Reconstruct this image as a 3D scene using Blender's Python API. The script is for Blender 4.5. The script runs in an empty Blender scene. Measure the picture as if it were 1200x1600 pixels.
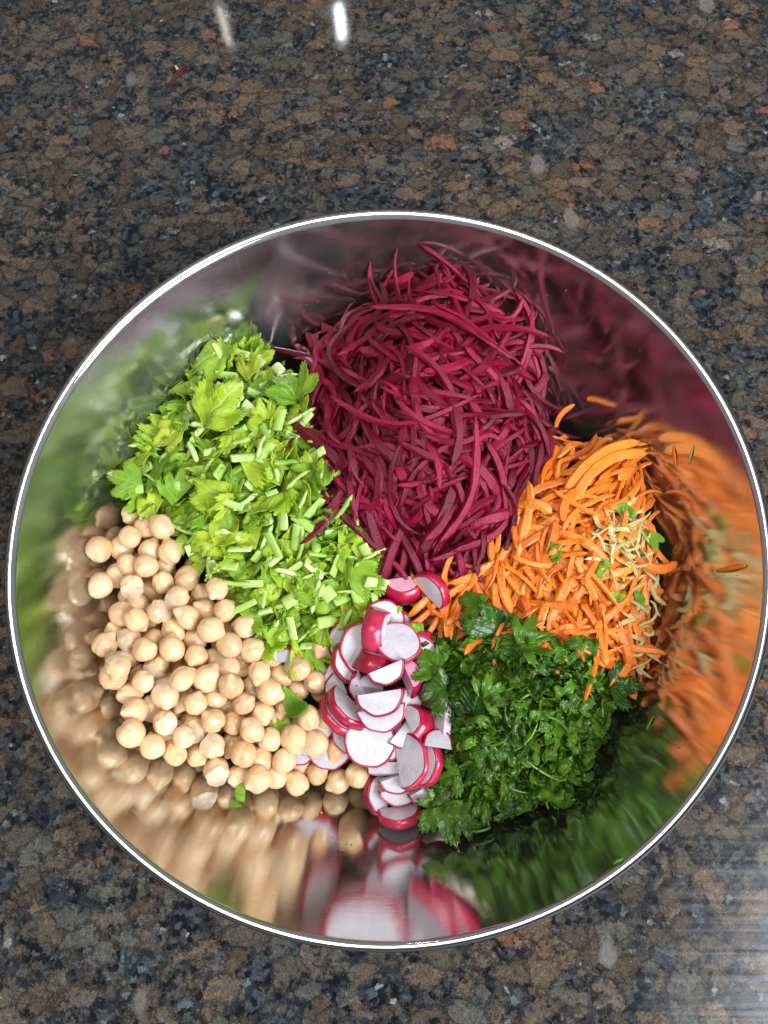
import bpy, bmesh, math, random
import numpy as np
from mathutils import Vector, Matrix, Euler, noise as mnoise

random.seed(11)
rng = np.random.default_rng(5)
S = 0.001                      # the code counts in millimetres, Blender in metres
SC = bpy.context.scene
COL = SC.collection

# ------------------------------------------------------------------ camera
F_PX, CW, CH = 1250.0, 1200.0, 1600.0
CAM = np.array([11.2296, -101.1797, 324.1836])
TILT, YAW = 0.318387, 0.0338412
def _rot(t, a):
    Rx = np.array([[1, 0, 0], [0, math.cos(t), -math.sin(t)], [0, math.sin(t), math.cos(t)]])
    Ry = np.array([[math.cos(a), 0, math.sin(a)], [0, 1, 0], [-math.sin(a), 0, math.cos(a)]])
    return Ry @ Rx
RC = _rot(TILT, YAW)
cam_data = bpy.data.cameras.new('camera')
cam_data.sensor_fit = 'VERTICAL'
cam_data.sensor_height = 24.0
cam_data.lens = 24.0 * F_PX / CH
cam_data.clip_start = 0.005
cam_data.clip_end = 50
cam = bpy.data.objects.new('camera', cam_data)
COL.objects.link(cam)
cam.matrix_world = Matrix.Translation(Vector(CAM * S)) @ Matrix(RC.tolist()).to_4x4()
SC.camera = cam

# ------------------------------------------------------------------ world, lamps, exposure
world = bpy.data.worlds.new('World')
SC.world = world
world.use_nodes = True
bg = world.node_tree.nodes['Background']
bg.inputs['Color'].default_value = (0.86, 0.93, 1.0, 1)
bg.inputs['Strength'].default_value = 0.30

def area_lamp(name, loc, target, sx, sy, power, color):
    L = bpy.data.lights.new(name, 'AREA')
    L.shape = 'RECTANGLE'; L.size = sx; L.size_y = sy
    L.energy = power; L.color = color
    o = bpy.data.objects.new(name, L)
    COL.objects.link(o)
    o.location = loc
    o.rotation_euler = (Vector(target) - Vector(loc)).to_track_quat('-Z', 'Y').to_euler()
    return o
# the big kitchen window on the right, the ceiling light, two thin lamps added far back to mirror as streaks in the granite
area_lamp('window_light', (1.14, -0.80, 1.18), (0, 0, -0.05), 1.1, 0.9, 64, (0.82, 0.91, 1.0))
area_lamp('ceiling_light', (-0.12, 0.22, 1.9), (0, 0, -0.05), 0.9, 0.9, 18, (1.0, 0.95, 0.87))
area_lamp('added_streak_light', (-0.175, 1.98, 1.22), (0, 0.35, -0.1), 0.020, 0.085, 0.30, (0.86, 0.93, 1.0))
area_lamp('added_streak_light', (-0.515, 1.98, 1.22), (0, 0.35, -0.1), 0.007, 0.10, 0.07, (1.0, 0.97, 0.86))

SC.view_settings.view_transform = 'Standard'
SC.view_settings.look = 'None'
SC.view_settings.gamma = 1.0
SC.view_settings.use_curve_mapping = False
SC.view_settings.exposure = 0.0
SC.render.engine = 'CYCLES'
SC.cycles.max_bounces = 10
SC.cycles.glossy_bounces = 6
SC.cycles.diffuse_bounces = 4
SC.cycles.transmission_bounces = 4
SC.cycles.sample_clamp_indirect = 6.0

# ------------------------------------------------------------------ photograph pixel <-> place
def ray(px, py):
    return RC @ np.array([(px - 600) / F_PX, -(py - 800) / F_PX, -1.0])
def atz(px, py, z):
    d = ray(px, py)
    return CAM + d * ((z - CAM[2]) / d[2])
def proj(p):
    q = RC.T @ (np.asarray(p, float) - CAM)
    return 600 + F_PX * q[0] / -q[2], 800 - F_PX * q[1] / -q[2]

BOWL_D, BOWL_R, BOWL_P = 105.0, 161.0, 3.5
COUNTER_Z = -BOWL_D - 2.2
def zbowl(r):
    return -BOWL_D * (1 - min(1.0, r / BOWL_R) ** BOWL_P)

# heap surface: heights seen at places of the photograph
HP = [(160,830,-37),(165,1010,-43),(200,1160,-42),(300,1222,-53),(465,1218,-70),(560,1215,-73),
 (250,900,-40),(300,1000,-40),(300,1100,-40),(400,1100,-45),(450,1080,-50),(500,1050,-53),(420,1180,-58),(350,1160,-50),
 (170,750,-39),(300,680,-36),(340,540,-39),(400,600,-29),(400,750,-29),(420,880,-33),(500,900,-36),(450,960,-42),(560,900,-38),(300,830,-38),(480,700,-27),
 (450,540,-48),(500,560,-30),(560,480,-24),(600,440,-32),(740,412,-22),(850,540,-44),(650,520,-6),(650,620,-1),(700,500,-9),(750,600,-6),(800,650,-17),(870,700,-35),(600,720,-9),(700,760,-12),(560,800,-24),(640,880,-35),(720,860,-33),(790,830,-32),(520,720,-23),
 (890,680,-38),(1010,690,-39),(950,740,-31),(850,800,-27),(900,850,-24),(980,830,-30),(1050,870,-46),(1030,960,-48),(1000,1060,-53),(900,960,-31),(780,930,-36),(690,940,-43),(850,960,-34),
 (760,1000,-34),(850,1050,-23),(800,1130,-24),(730,1130,-34),(900,1000,-31),(990,1070,-50),(900,1160,-40),(900,1240,-49),(820,1240,-46),(730,1240,-50),(680,1280,-60),(730,1310,-53),(690,1020,-42),
 (570,960,-41),(600,1010,-39),(590,1080,-39),(560,1120,-45),(610,1110,-40),(640,1180,-48),(590,1170,-51),(540,1190,-64),(620,1230,-60),(640,1290,-63),(680,1100,-43),(500,1080,-56),(650,920,-40)]
EDGE = [(165,748),(205,715),(245,665),(290,600),(330,540),(400,535),(445,540),(500,505),(560,470),(600,440),(660,415),(730,405),(790,450),(850,535),(868,600),(885,655),
 (925,675),(1010,690),(1020,760),(1045,820),(1055,870),(1040,960),(1030,1040),(1000,1070),(945,1130),(925,1200),(890,1265),(810,1265),(745,1315),(700,1315),(640,1300),
 (575,1235),(465,1235),(370,1240),(300,1220),(210,1165),(150,1030),(135,900),(130,830)]
def on_bowl(px, py, lift=0.0):
    z = -1.0
    while z > -BOWL_D:
        w = atz(px, py, z)
        if z <= zbowl(math.hypot(w[0], w[1])) + lift:
            break
        z -= 0.25
    return Vector((w[0], w[1], z))
EW = np.array([tuple(on_bowl(x, y, 3.0)) for x, y in EDGE])
HW = np.array([atz(*q) for q in HP])
near = np.array([np.sqrt(((EW[:, :2] - h[:2]) ** 2).sum(1)).min() for h in HW])
HW = np.concatenate([HW[near > 7.0], EW])
def heap(x, y):
    d2 = (HW[:, 0] - x) ** 2 + (HW[:, 1] - y) ** 2
    w = np.exp(-d2 / (2 * 13.0 ** 2)) + 1e-5 / (1 + d2)
    z = float((w * HW[:, 2]).sum() / w.sum())
    return max(z, zbowl(math.hypot(x, y)) + 2.0)
def heap_normal(x, y, e=7.0):
    n = Vector((heap(x - e, y) - heap(x + e, y), heap(x, y - e) - heap(x, y + e), 2 * e))
    return n.normalized()
def surf(px, py, lift=0.0):
    z = -40.0
    for _ in range(24):
        w = atz(px, py, z)
        z += 0.5 * (heap(w[0], w[1]) + lift - z)
    w = atz(px, py, z)
    return Vector((w[0], w[1], z))
POLY = {
 'chickpea': [(150,825),(200,815),(265,815),(300,880),(370,910),(400,970),(510,1000),(530,1070),(500,1130),(560,1195),(560,1225),(370,1225),(300,1190),(215,1150),(160,1020)],
 'celery': [(195,745),(245,665),(330,545),(395,540),(440,580),(480,650),(510,760),(560,830),(600,890),(595,945),(540,985),(470,1025),(410,1000),(355,910),(295,870),(275,810),(215,800)],
 'beet': [(460,545),(490,520),(550,490),(600,452),(660,428),(725,425),(770,455),(840,540),(855,620),(880,690),(860,740),(800,790),(790,840),(720,880),(640,895),(600,865),(575,815),(510,800),(525,750),(490,690),(485,600)],
 'carrot': [(880,695),(930,690),(1000,700),(1010,770),(1030,870),(1015,960),(1015,1030),(960,1050),(900,1010),(800,1000),(700,985),(650,955),(670,920),(740,890),(800,840),(805,780)],
 'cilantro': [(690,1000),(760,1005),(840,1000),(910,1000),(945,1050),(985,1078),(938,1125),(920,1190),(885,1258),(800,1255),(740,1268),(700,1240),(705,1150),(700,1090),(680,1050)],
 'radish': [(540,960),(600,950),(660,960),(700,1010),(690,1100),(700,1200),(690,1280),(600,1270),(570,1180),(510,1170),(500,1100),(530,1040)],
}
def inside(poly, x, y):
    c = False
    j = len(poly) - 1
    for i in range(len(poly)):
        xi, yi = poly[i]; xj, yj = poly[j]
        if (yi > y) != (yj > y) and x < (xj - xi) * (y - yi) / (yj - yi) + xi:
            c = not c
        j = i
    return c
def sample(poly, n, tries=9):
    xs = [p[0] for p in poly]; ys = [p[1] for p in poly]
    out = []
    while len(out) < n:
        best, bd = None, -1
        for _ in range(tries):
            while True:
                x = random.uniform(min(xs), max(xs)); y = random.uniform(min(ys), max(ys))
                if inside(poly, x, y):
                    break
            d = min(((x - a) ** 2 + (y - b) ** 2 for a, b in out), default=1e9)
            if d > bd:
                best, bd = (x, y), d
        out.append(best)
    return out

def zone(poly, x, y):
    xs = [p[0] for p in poly]; ys = [p[1] for p in poly]
    u = (x - min(xs)) / (max(xs) - min(xs)); v = (y - min(ys)) / (max(ys) - min(ys))
    a = 'upper' if v < 0.36 else ('lower' if v > 0.66 else '')
    b = 'left' if u < 0.36 else ('right' if u > 0.66 else '')
    if a and b: return a + ' ' + b + ' part'
    if a: return a + ' middle'
    if b: return b + ' flank'
    return 'very centre'

# ------------------------------------------------------------------ node helpers and materials
def mat(name):
    m = bpy.data.materials.new(name)
    m.use_nodes = True
    nt = m.node_tree
    return m, nt, nt.nodes['Principled BSDF']
def N(nt, t, **kw):
    n = nt.nodes.new(t)
    for k, v in kw.items():
        if k in n.inputs:
            n.inputs[k].default_value = v
        else:
            setattr(n, k, v)
    return n
def L(nt, a, b):
    nt.links.new(a, b)
def ramp(nt, fac, stops, interp='LINEAR'):
    r = nt.nodes.new('ShaderNodeValToRGB')
    r.color_ramp.interpolation = interp
    el = r.color_ramp.elements
    while len(el) < len(stops):
        el.new(0.5)
    for e, (p, c) in zip(el, stops):
        e.position = p
        e.color = (c[0], c[1], c[2], 1)
    L(nt, fac, r.inputs[0])
    return r.outputs[0]
def mix(nt, fac, a, b, blend='MIX'):
    n = nt.nodes.new('ShaderNodeMix')
    n.data_type = 'RGBA'; n.blend_type = blend
    for sock, v in ((n.inputs[0], fac), (n.inputs[6], a), (n.inputs[7], b)):
        if hasattr(v, 'node'):
            L(nt, v, sock)
        elif isinstance(v, (int, float)):
            sock.default_value = v
        else:
            sock.default_value = (v[0], v[1], v[2], 1)
    return n.outputs[2]
def math_n(nt, op, a, b=None, clamp=False):
    n = nt.nodes.new('ShaderNodeMath'); n.operation = op; n.use_clamp = clamp
    for i, v in enumerate((a, b)):
        if v is None:
            continue
        if hasattr(v, 'node'):
            L(nt, v, n.inputs[i])
        else:
            n.inputs[i].default_value = v
    return n.outputs[0]
def obj_coord(nt, seed=True):
    tc = nt.nodes.new('ShaderNodeTexCoord')
    if not seed:
        return tc.outputs['Object']
    oi = nt.nodes.new('ShaderNodeObjectInfo')
    v = nt.nodes.new('ShaderNodeVectorMath'); v.operation = 'ADD'
    L(nt, tc.outputs['Object'], v.inputs[0])
    L(nt, oi.outputs['Random'], v.inputs[1])
    return v.outputs[0]
def rnd(nt):
    return nt.nodes.new('ShaderNodeObjectInfo').outputs['Random']
def bump(nt, p, height, strength, dist):
    b = N(nt, 'ShaderNodeBump', Strength=strength, Distance=dist)
    L(nt, height, b.inputs['Height'])
    L(nt, b.outputs[0], p.inputs['Normal'])
    L(nt, b.outputs[0], p.inputs['Coat Normal'])

def food(name, stops, rough, sss, radius, nscale, bscale, bstr, bdist, coat=0.0, use_rand=True, spec=0.5):
    m, nt, p = mat(name)
    co = obj_coord(nt)
    n1 = N(nt, 'ShaderNodeTexNoise', Scale=nscale, Detail=4.0, Roughness=0.6)
    L(nt, co, n1.inputs['Vector'])
    f = n1.outputs['Fac']
    if use_rand:
        f = math_n(nt, 'ADD', math_n(nt, 'MULTIPLY', f, 0.55), math_n(nt, 'MULTIPLY', rnd(nt), 0.45))
    L(nt, ramp(nt, f, stops), p.inputs['Base Color'])
    p.inputs['Roughness'].default_value = rough
    p.inputs['Subsurface Weight'].default_value = sss
    p.inputs['Subsurface Radius'].default_value = radius
    p.inputs['Subsurface Scale'].default_value = 0.0015
    p.inputs['Coat Weight'].default_value = coat
    p.inputs['Coat Roughness'].default_value = 0.12
    p.inputs['Specular IOR Level'].default_value = spec
    n2 = N(nt, 'ShaderNodeTexNoise', Scale=bscale, Detail=3.0)
    L(nt, co, n2.inputs['Vector'])
    bump(nt, p, n2.outputs['Fac'], bstr, bdist)
    return m

M = {}
M['chickpea'] = food('chickpea_skin', [(0.2, (0.58, 0.345, 0.17)), (0.4, (0.72, 0.47, 0.255)), (0.6, (0.76, 0.51, 0.275)), (0.85, (0.82, 0.61, 0.40))],
                     0.30, 0.35, (1.0, 0.5, 0.25), 190, 300, 0.5, 0.0011, 0.14)
M['pea_skin'] = food('chickpea_loose_skin', [(0.2, (0.72, 0.55, 0.36)), (0.8, (0.80, 0.66, 0.48))], 0.22, 0.0, (1, .5, .3), 150, 700, 0.4, 0.0005, 0.2)
M['pea_skin'].node_tree.nodes['Principled BSDF'].inputs['Alpha'].default_value = 0.55
M['beet'] = food('beetroot_flesh', [(0.2, (0.070, 0.0005, 0.008)), (0.5, (0.175, 0.0012, 0.021)), (0.85, (0.32, 0.0045, 0.046))],
                 0.22, 0.0, (1.0, 0.1, 0.2), 140, 1700, 0.7, 0.0007, 0.0, spec=0.30)
M['carrot'] = food('carrot_flesh', [(0.2, (0.64, 0.115, 0.005)), (0.5, (0.77, 0.178, 0.009)), (0.85, (0.83, 0.29, 0.04))],
                   0.36, 0.10, (1.0, 0.4, 0.1), 170, 800, 0.6, 0.0008, 0.0)
M['slaw'] = food('pale_vegetable', [(0.2, (0.30, 0.30, 0.06)), (0.45, (0.48, 0.47, 0.20)), (0.65, (0.52, 0.33, 0.12)), (0.9, (0.34, 0.42, 0.08))],
                 0.4, 0.2, (1, 1, .4), 150, 600, 0.3, 0.0005)
M['stalk'] = food('celery_stalk', [(0.2, (0.30, 0.50, 0.075)), (0.5, (0.46, 0.64, 0.16)), (0.85, (0.66, 0.76, 0.36))],
                  0.28, 0.25, (0.6, 1.0, 0.3), 90, 500, 0.25, 0.0005, 0.1)
M['coriander_stem'] = food('coriander_stem', [(0.2, (0.055, 0.15, 0.010)), (0.5, (0.10, 0.24, 0.02)), (0.85, (0.19, 0.36, 0.05))],
                 0.3, 0.15, (0.6, 1.0, 0.3), 90, 500, 0.2, 0.0005, 0.1)
M['flesh'] = food('radish_flesh', [(0.25, (0.48, 0.41, 0.46)), (0.5, (0.58, 0.53, 0.565)), (0.8, (0.66, 0.63, 0.645))],
                  0.26, 0.35, (1.0, 0.75, 0.8), 90, 900, 0.35, 0.0005, 0.15)
def radial_flesh(m):
    nt = m.node_tree; p = nt.nodes['Principled BSDF']
    base = p.inputs['Base Color'].links[0].from_socket
    tc = nt.nodes.new('ShaderNodeTexCoord').outputs['Object']
    sp = nt.nodes.new('ShaderNodeSeparateXYZ'); L(nt, tc, sp.inputs[0])
    ang = math_n(nt, 'ARCTAN2', sp.outputs[1], math_n(nt, 'ADD', sp.outputs[0], 0.004))
    cb = nt.nodes.new('ShaderNodeCombineXYZ')
    L(nt, math_n(nt, 'MULTIPLY', ang, 3.0), cb.inputs[0])
    ln = nt.nodes.new('ShaderNodeVectorMath'); ln.operation = 'LENGTH'; L(nt, tc, ln.inputs[0])
    L(nt, math_n(nt, 'MULTIPLY', ln.outputs['Value'], 160.0), cb.inputs[1])
    L(nt, rnd(nt), cb.inputs[2])
    n = N(nt, 'ShaderNodeTexNoise', Scale=1.0, Detail=4.0, Roughness=0.6); L(nt, cb.outputs[0], n.inputs['Vector'])
    L(nt, mix(nt, 1.0, base, ramp(nt, n.outputs['Fac'], [(0.30, (0.90, 0.87, 0.91)), (0.5, (1, 1, 1)), (0.72, (1.06, 1.06, 1.06))]), 'MULTIPLY'), p.inputs['Base Color'])
    return m
radial_flesh(M['flesh'])
M['flesh_pink'] = food('radish_flesh_stained', [(0.25, (0.52, 0.10, 0.22)), (0.5, (0.70, 0.30, 0.42)), (0.8, (0.80, 0.55, 0.62))],
                  0.26, 0.35, (1.0, 0.5, 0.6), 130, 900, 0.35, 0.0005, 0.15)
M['skin'] = food('radish_skin', [(0.3, (0.28, 0.004, 0.026)), (0.55, (0.42, 0.008, 0.046)), (0.85, (0.56, 0.04, 0.10))],
                 0.25, 0.15, (1.0, 0.2, 0.3), 150, 900, 0.2, 0.0004, 0.2)

def leaf_mat(name, dark, light, vein, rough, transl):
    m, nt, p = mat(name)
    uv = nt.nodes.new('ShaderNodeTexCoord').outputs['UV']
    sep = nt.nodes.new('ShaderNodeSeparateXYZ'); L(nt, uv, sep.inputs[0])
    av = math_n(nt, 'ABSOLUTE', sep.outputs[1])
    # side veins run out and forward from the midrib
    ph = math_n(nt, 'SUBTRACT', sep.outputs[0], math_n(nt, 'MULTIPLY', av, 0.8))
    tri = math_n(nt, 'PINGPONG', math_n(nt, 'MULTIPLY', ph, 6.0), 0.5)
    side = math_n(nt, 'SUBTRACT', 1.0, math_n(nt, 'MULTIPLY', tri, 9.0), clamp=True)
    mid = math_n(nt, 'SUBTRACT', 1.0, math_n(nt, 'MULTIPLY', av, 28.0), clamp=True)
    v = math_n(nt, 'MAXIMUM', math_n(nt, 'MULTIPLY', side, 0.55), mid)
    co = obj_coord(nt)
    n1 = N(nt, 'ShaderNodeTexNoise', Scale=130.0, Detail=3.0)
    L(nt, co, n1.inputs['Vector'])
    f = math_n(nt, 'ADD', math_n(nt, 'MULTIPLY', n1.outputs['Fac'], 0.5), math_n(nt, 'MULTIPLY', rnd(nt), 0.6))
    base = ramp(nt, f, [(0.2, dark), (0.9, light)])
    colr = mix(nt, math_n(nt, 'MULTIPLY', v, 0.7), base, vein)
    L(nt, colr, p.inputs['Base Color'])
    p.inputs['Roughness'].default_value = rough
    p.inputs['Specular IOR Level'].default_value = 0.36
    n2 = N(nt, 'ShaderNodeTexNoise', Scale=420.0, Detail=2.0)
    L(nt, co, n2.inputs['Vector'])
    hgt = math_n(nt, 'SUBTRACT', math_n(nt, 'MULTIPLY', n2.outputs['Fac'], 0.9), math_n(nt, 'MULTIPLY', v, 0.8))
    bump(nt, p, hgt, 0.5, 0.0007)
    tr = nt.nodes.new('ShaderNodeBsdfTranslucent')
    L(nt, colr, tr.inputs['Color'])
    mx = nt.nodes.new('ShaderNodeMixShader'); mx.inputs[0].default_value = transl
    out = nt.nodes['Material Output']
    L(nt, p.outputs[0], mx.inputs[1]); L(nt, tr.outputs[0], mx.inputs[2])
    L(nt, mx.outputs[0], out.inputs['Surface'])
    return m
M['celery_green'] = leaf_mat('celery_leaf_green', (0.17, 0.38, 0.014), (0.48, 0.68, 0.06), (0.54, 0.72, 0.20), 0.26, 0.42)
M['celery_yellow'] = leaf_mat('celery_leaf_yellow', (0.38, 0.58, 0.02), (0.66, 0.76, 0.06), (0.72, 0.82, 0.28), 0.28, 0.42)
M['coriander'] = leaf_mat('coriander_leaf', (0.008, 0.040, 0.002), (0.115, 0.255, 0.013), (0.13, 0.28, 0.03), 0.20, 0.28)

# steel
def steel_mat(name, rough, rough_var, aniso, veil, c0=(0.56, 0.545, 0.53), c1=(0.70, 0.685, 0.665)):
    m, nt, p = mat(name)
    tc = nt.nodes.new('ShaderNodeTexCoord').outputs['Object']
    sep = nt.nodes.new('ShaderNodeSeparateXYZ'); L(nt, tc, sep.inputs[0])
    rad = nt.nodes.new('ShaderNodeVectorMath'); rad.operation = 'LENGTH'; L(nt, tc, rad.inputs[0])
    ang = math_n(nt, 'ARCTAN2', sep.outputs[1], sep.outputs[0])
    cmb = nt.nodes.new('ShaderNodeCombineXYZ')
    L(nt, math_n(nt, 'MULTIPLY', rad.outputs['Value'], 2600.0), cmb.inputs[0])
    L(nt, math_n(nt, 'MULTIPLY', ang, 3.0), cmb.inputs[1])
    L(nt, math_n(nt, 'MULTIPLY', sep.outputs[2], 2600.0), cmb.inputs[2])
    brush = N(nt, 'ShaderNodeTexNoise', Scale=1.0, Detail=3.0, Roughness=0.7)
    L(nt, cmb.outputs[0], brush.inputs['Vector'])
    smear = N(nt, 'ShaderNodeTexNoise', Scale=26.0, Detail=6.0, Roughness=0.65, Distortion=0.8)
    L(nt, tc, smear.inputs['Vector'])
    # short random scratches
    mp = nt.nodes.new('ShaderNodeMapping'); mp.inputs['Scale'].default_value = (900, 45, 60); mp.inputs['Rotation'].default_value = (0.3, 0.2, 0.6)
    L(nt, tc, mp.inputs['Vector'])
    scr = N(nt, 'ShaderNodeTexNoise', Scale=1.0, Detail=2.0, Distortion=0.4); L(nt, mp.outputs[0], scr.inputs['Vector'])
    scratch = ramp(nt, scr.outputs['Fac'], [(0.66, (0, 0, 0)), (0.72, (1, 1, 1))])
    L(nt, mix(nt, brush.outputs['Fac'], c0, c1), p.inputs['Base Color'])
    p.inputs['Metallic'].default_value = 1.0
    sm = ramp(nt, smear.outputs['Fac'], [(0.35, (0, 0, 0)), (0.75, (1, 1, 1))])
    r = math_n(nt, 'ADD', math_n(nt, 'MULTIPLY', sm, rough_var), rough)
    L(nt, math_n(nt, 'ADD', r, math_n(nt, 'MULTIPLY', scratch, 0.06)), p.inputs['Roughness'])
    p.inputs['Anisotropic'].default_value = aniso
    p.inputs['Anisotropic Rotation'].default_value = 0.25
    tg = nt.nodes.new('ShaderNodeTangent'); tg.direction_type = 'RADIAL'; tg.axis = 'Z'
    L(nt, tg.outputs[0], p.inputs['Tangent'])
    bump(nt, p, brush.outputs['Fac'], 0.05, 0.0002)
    # dull, finely scratched share of the surface
    g = nt.nodes.new('ShaderNodeBsdfAnisotropic')
    g.inputs['Color'].default_value = (c0[0] * .8, c0[1] * .8, c0[2] * .8, 1); g.inputs['Roughness'].default_value = 0.5
    mx = nt.nodes.new('ShaderNodeMixShader')
    L(nt, math_n(nt, 'ADD', math_n(nt, 'MULTIPLY', sm, 0.20), veil), mx.inputs[0])
    L(nt, p.outputs[0], mx.inputs[1]); L(nt, g.outputs[0], mx.inputs[2])
    L(nt, mx.outputs[0], nt.nodes['Material Output'].inputs['Surface'])
    return m
M['steel'] = steel_mat('brushed_stainless_steel', 0.05, 0.05, 0.72, 0.06)
M['rim'] = steel_mat('satin_steel_rim', 0.56, 0.1, 0.0, 0.3, (0.055, 0.0545, 0.054), (0.095, 0.0945, 0.0935))

def granite_mat():
    m, nt, p = mat('polished_granite')
    tc = nt.nodes.new('ShaderNodeTexCoord').outputs['Object']
    def noise(scale, detail=4.0, rough=0.65, vec=None, dist=0.0):
        n = N(nt, 'ShaderNodeTexNoise', Scale=scale, Detail=detail, Roughness=rough, Distortion=dist)
        L(nt, vec or tc, n.inputs['Vector'])
        return n
    def warp(scale, amt, detail=5.0):
        d = noise(scale, detail, 0.75)
        off = nt.nodes.new('ShaderNodeVectorMath'); off.operation = 'MULTIPLY_ADD'
        L(nt, d.outputs['Color'], off.inputs[0])
        off.inputs[1].default_value = (amt, amt, amt)
        L(nt, tc, off.inputs[2])
        return off.outputs[0]
    w1 = warp(170.0, 0.015); w2 = warp(420.0, 0.005)
    def vor(scale, vec, feature='F1', sx=1.0, rot=0.0):
        mp = nt.nodes.new('ShaderNodeMapping')
        mp.inputs['Scale'].default_value = (sx, 1, 1)
        mp.inputs['Rotation'].default_value = (0, 0, rot)
        L(nt, vec, mp.inputs['Vector'])
        v = nt.nodes.new('ShaderNodeTexVoronoi'); v.feature = feature
        v.inputs['Scale'].default_value = scale
        L(nt, mp.outputs[0], v.inputs['Vector'])
        return v
    def rgb(v):
        q = nt.nodes.new('ShaderNodeSeparateXYZ'); L(nt, v.outputs['Color'], q.inputs[0]); return q.outputs
    grain = noise(1100.0, 5.0, 0.8)
    streak_v = nt.nodes.new('ShaderNodeMapping'); streak_v.inputs['Scale'].default_value = (2600, 420, 1); streak_v.inputs['Rotation'].default_value = (0, 0, 0.9)
    L(nt, w2, streak_v.inputs['Vector'])
    cleave = noise(1.0, 3.0, 0.6, streak_v.outputs[0])
    # brown feldspar grains
    v1 = vor(96.0, w1, sx=0.72, rot=0.8); c1 = rgb(v1)
    feld = ramp(nt, c1[0], [(0.0, (0.068, 0.052, 0.038)), (0.22, (0.098, 0.074, 0.054)), (0.42, (0.080, 0.065, 0.047)), (0.58, (0.115, 0.084, 0.062)),
                            (0.72, (0.086, 0.080, 0.066)), (0.86, (0.112, 0.076, 0.052)), (0.955, (0.160, 0.080, 0.048)), (0.976, (0.17, 0.145, 0.125))], 'CONSTANT')
    feld = mix(nt, 0.75, feld, ramp(nt, cleave.outputs['Fac'], [(0.3, (0.50, 0.48, 0.46)), (0.5, (0.95, 0.95, 0.95)), (0.7, (1.6, 1.6, 1.65))]), 'MULTIPLY')
    # dark matrix: black mica, blue grey quartz, pale green flecks
    v2 = vor(330.0, w2); c2 = rgb(v2)
    matx = ramp(nt, c2[0], [(0.0, (0.006, 0.007, 0.009)), (0.26, (0.026, 0.028, 0.033)), (0.48, (0.050, 0.053, 0.056)), (0.66, (0.018, 0.020, 0.023)),
                            (0.80, (0.058, 0.066, 0.064)), (0.90, (0.050, 0.049, 0.058)), (0.965, (0.10, 0.12, 0.115)), (0.992, (0.20, 0.215, 0.215))], 'CONSTANT')
    nm = noise(105.0, 8.0, 0.72, w2, 0.4)
    sel = math_n(nt, 'ADD', nm.outputs['Fac'], math_n(nt, 'MULTIPLY', math_n(nt, 'SUBTRACT', c1[1], 0.5), 0.20))
    mask = ramp(nt, sel, [(0.455, (0, 0, 0)), (0.51, (1, 1, 1))])
    c = mix(nt, mask, matx, feld)
    # hairline dark seams between grains
    ve = vor(96.0, w1, 'DISTANCE_TO_EDGE', sx=0.72, rot=0.8)
    c = mix(nt, 1.0, c, ramp(nt, ve.outputs['Distance'], [(0.0, (0.30, 0.31, 0.34)), (0.11, (1, 1, 1))]), 'MULTIPLY')
    c = mix(nt, 1.0, c, ramp(nt, grain.outputs['Fac'], [(0.25, (0.25, 0.25, 0.27)), (0.5, (1, 1, 1)), (0.72, (2.1, 2.05, 2.0))]), 'MULTIPLY')
    mid = noise(360.0, 6.0, 0.8, w2)
    c = mix(nt, 1.0, c, ramp(nt, mid.outputs['Fac'], [(0.32, (0.22, 0.23, 0.26)), (0.46, (0.82, 0.82, 0.83)), (0.56, (1.05, 1.03, 1.0)), (0.70, (1.9, 1.85, 1.8))]), 'MULTIPLY')
    # patches that lean browner or bluer
    pn = noise(16.0, 3.0, 0.5)
    c = mix(nt, 1.0, c, ramp(nt, pn.outputs['Fac'], [(0.36, (1.10, 1.0, 0.90)), (0.64, (0.86, 0.95, 1.04))]), 'MULTIPLY')
    # a few large crystals
    v3 = vor(21.0, warp(120.0, 0.010), sx=1.7, rot=-0.6); c3 = rgb(v3)
    core = ramp(nt, v3.outputs['Distance'], [(0.15, (1, 1, 1)), (0.20, (0, 0, 0))])
    cm = math_n(nt, 'MULTIPLY', math_n(nt, 'MULTIPLY', core, math_n(nt, 'GREATER_THAN', c3[1], 0.60)), 0.8)
    cry = mix(nt, c3[2], (0.105, 0.070, 0.050), (0.15, 0.135, 0.12))
    cry = mix(nt, 1.0, cry, ramp(nt, cleave.outputs['Fac'], [(0.3, (0.45, 0.45, 0.45)), (0.7, (1.7, 1.7, 1.75))]), 'MULTIPLY')
    c = mix(nt, cm, c, cry)
    # film of half dried wiping water at the near right corner: it has its own streaks and scatters a little
    sepo = nt.nodes.new('ShaderNodeSeparateXYZ'); L(nt, tc, sepo.inputs[0])
    mp = nt.nodes.new('ShaderNodeMapping')
    mp.inputs['Scale'].default_value = (6, 300, 1); mp.inputs['Rotation'].default_value = (0, 0, 0.05)
    L(nt, tc, mp.inputs['Vector'])
    st = noise(1.0, 4.0, 0.62, mp.outputs[0], 0.1)
    gx = nt.nodes.new('ShaderNodeMapRange'); gx.inputs[1].default_value = 0.07; gx.inputs[2].default_value = 0.24
    L(nt, math_n(nt, 'ADD', sepo.outputs[0], math_n(nt, 'MULTIPLY', pn.outputs['Fac'], 0.05)), gx.inputs[0])
    gy = nt.nodes.new('ShaderNodeMapRange'); gy.inputs[1].default_value = 0.02; gy.inputs[2].default_value = -0.16
    L(nt, sepo.outputs[1], gy.inputs[0])
    film = math_n(nt, 'MULTIPLY', math_n(nt, 'MULTIPLY', gx.outputs[0], gy.outputs[0]), ramp(nt, st.outputs['Fac'], [(0.28, (0.42, 0.42, 0.42)), (0.72, (1, 1, 1))]))
    L(nt, c, p.inputs['Base Color'])
    smudge = noise(13.0, 4.0, 0.6)
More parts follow.
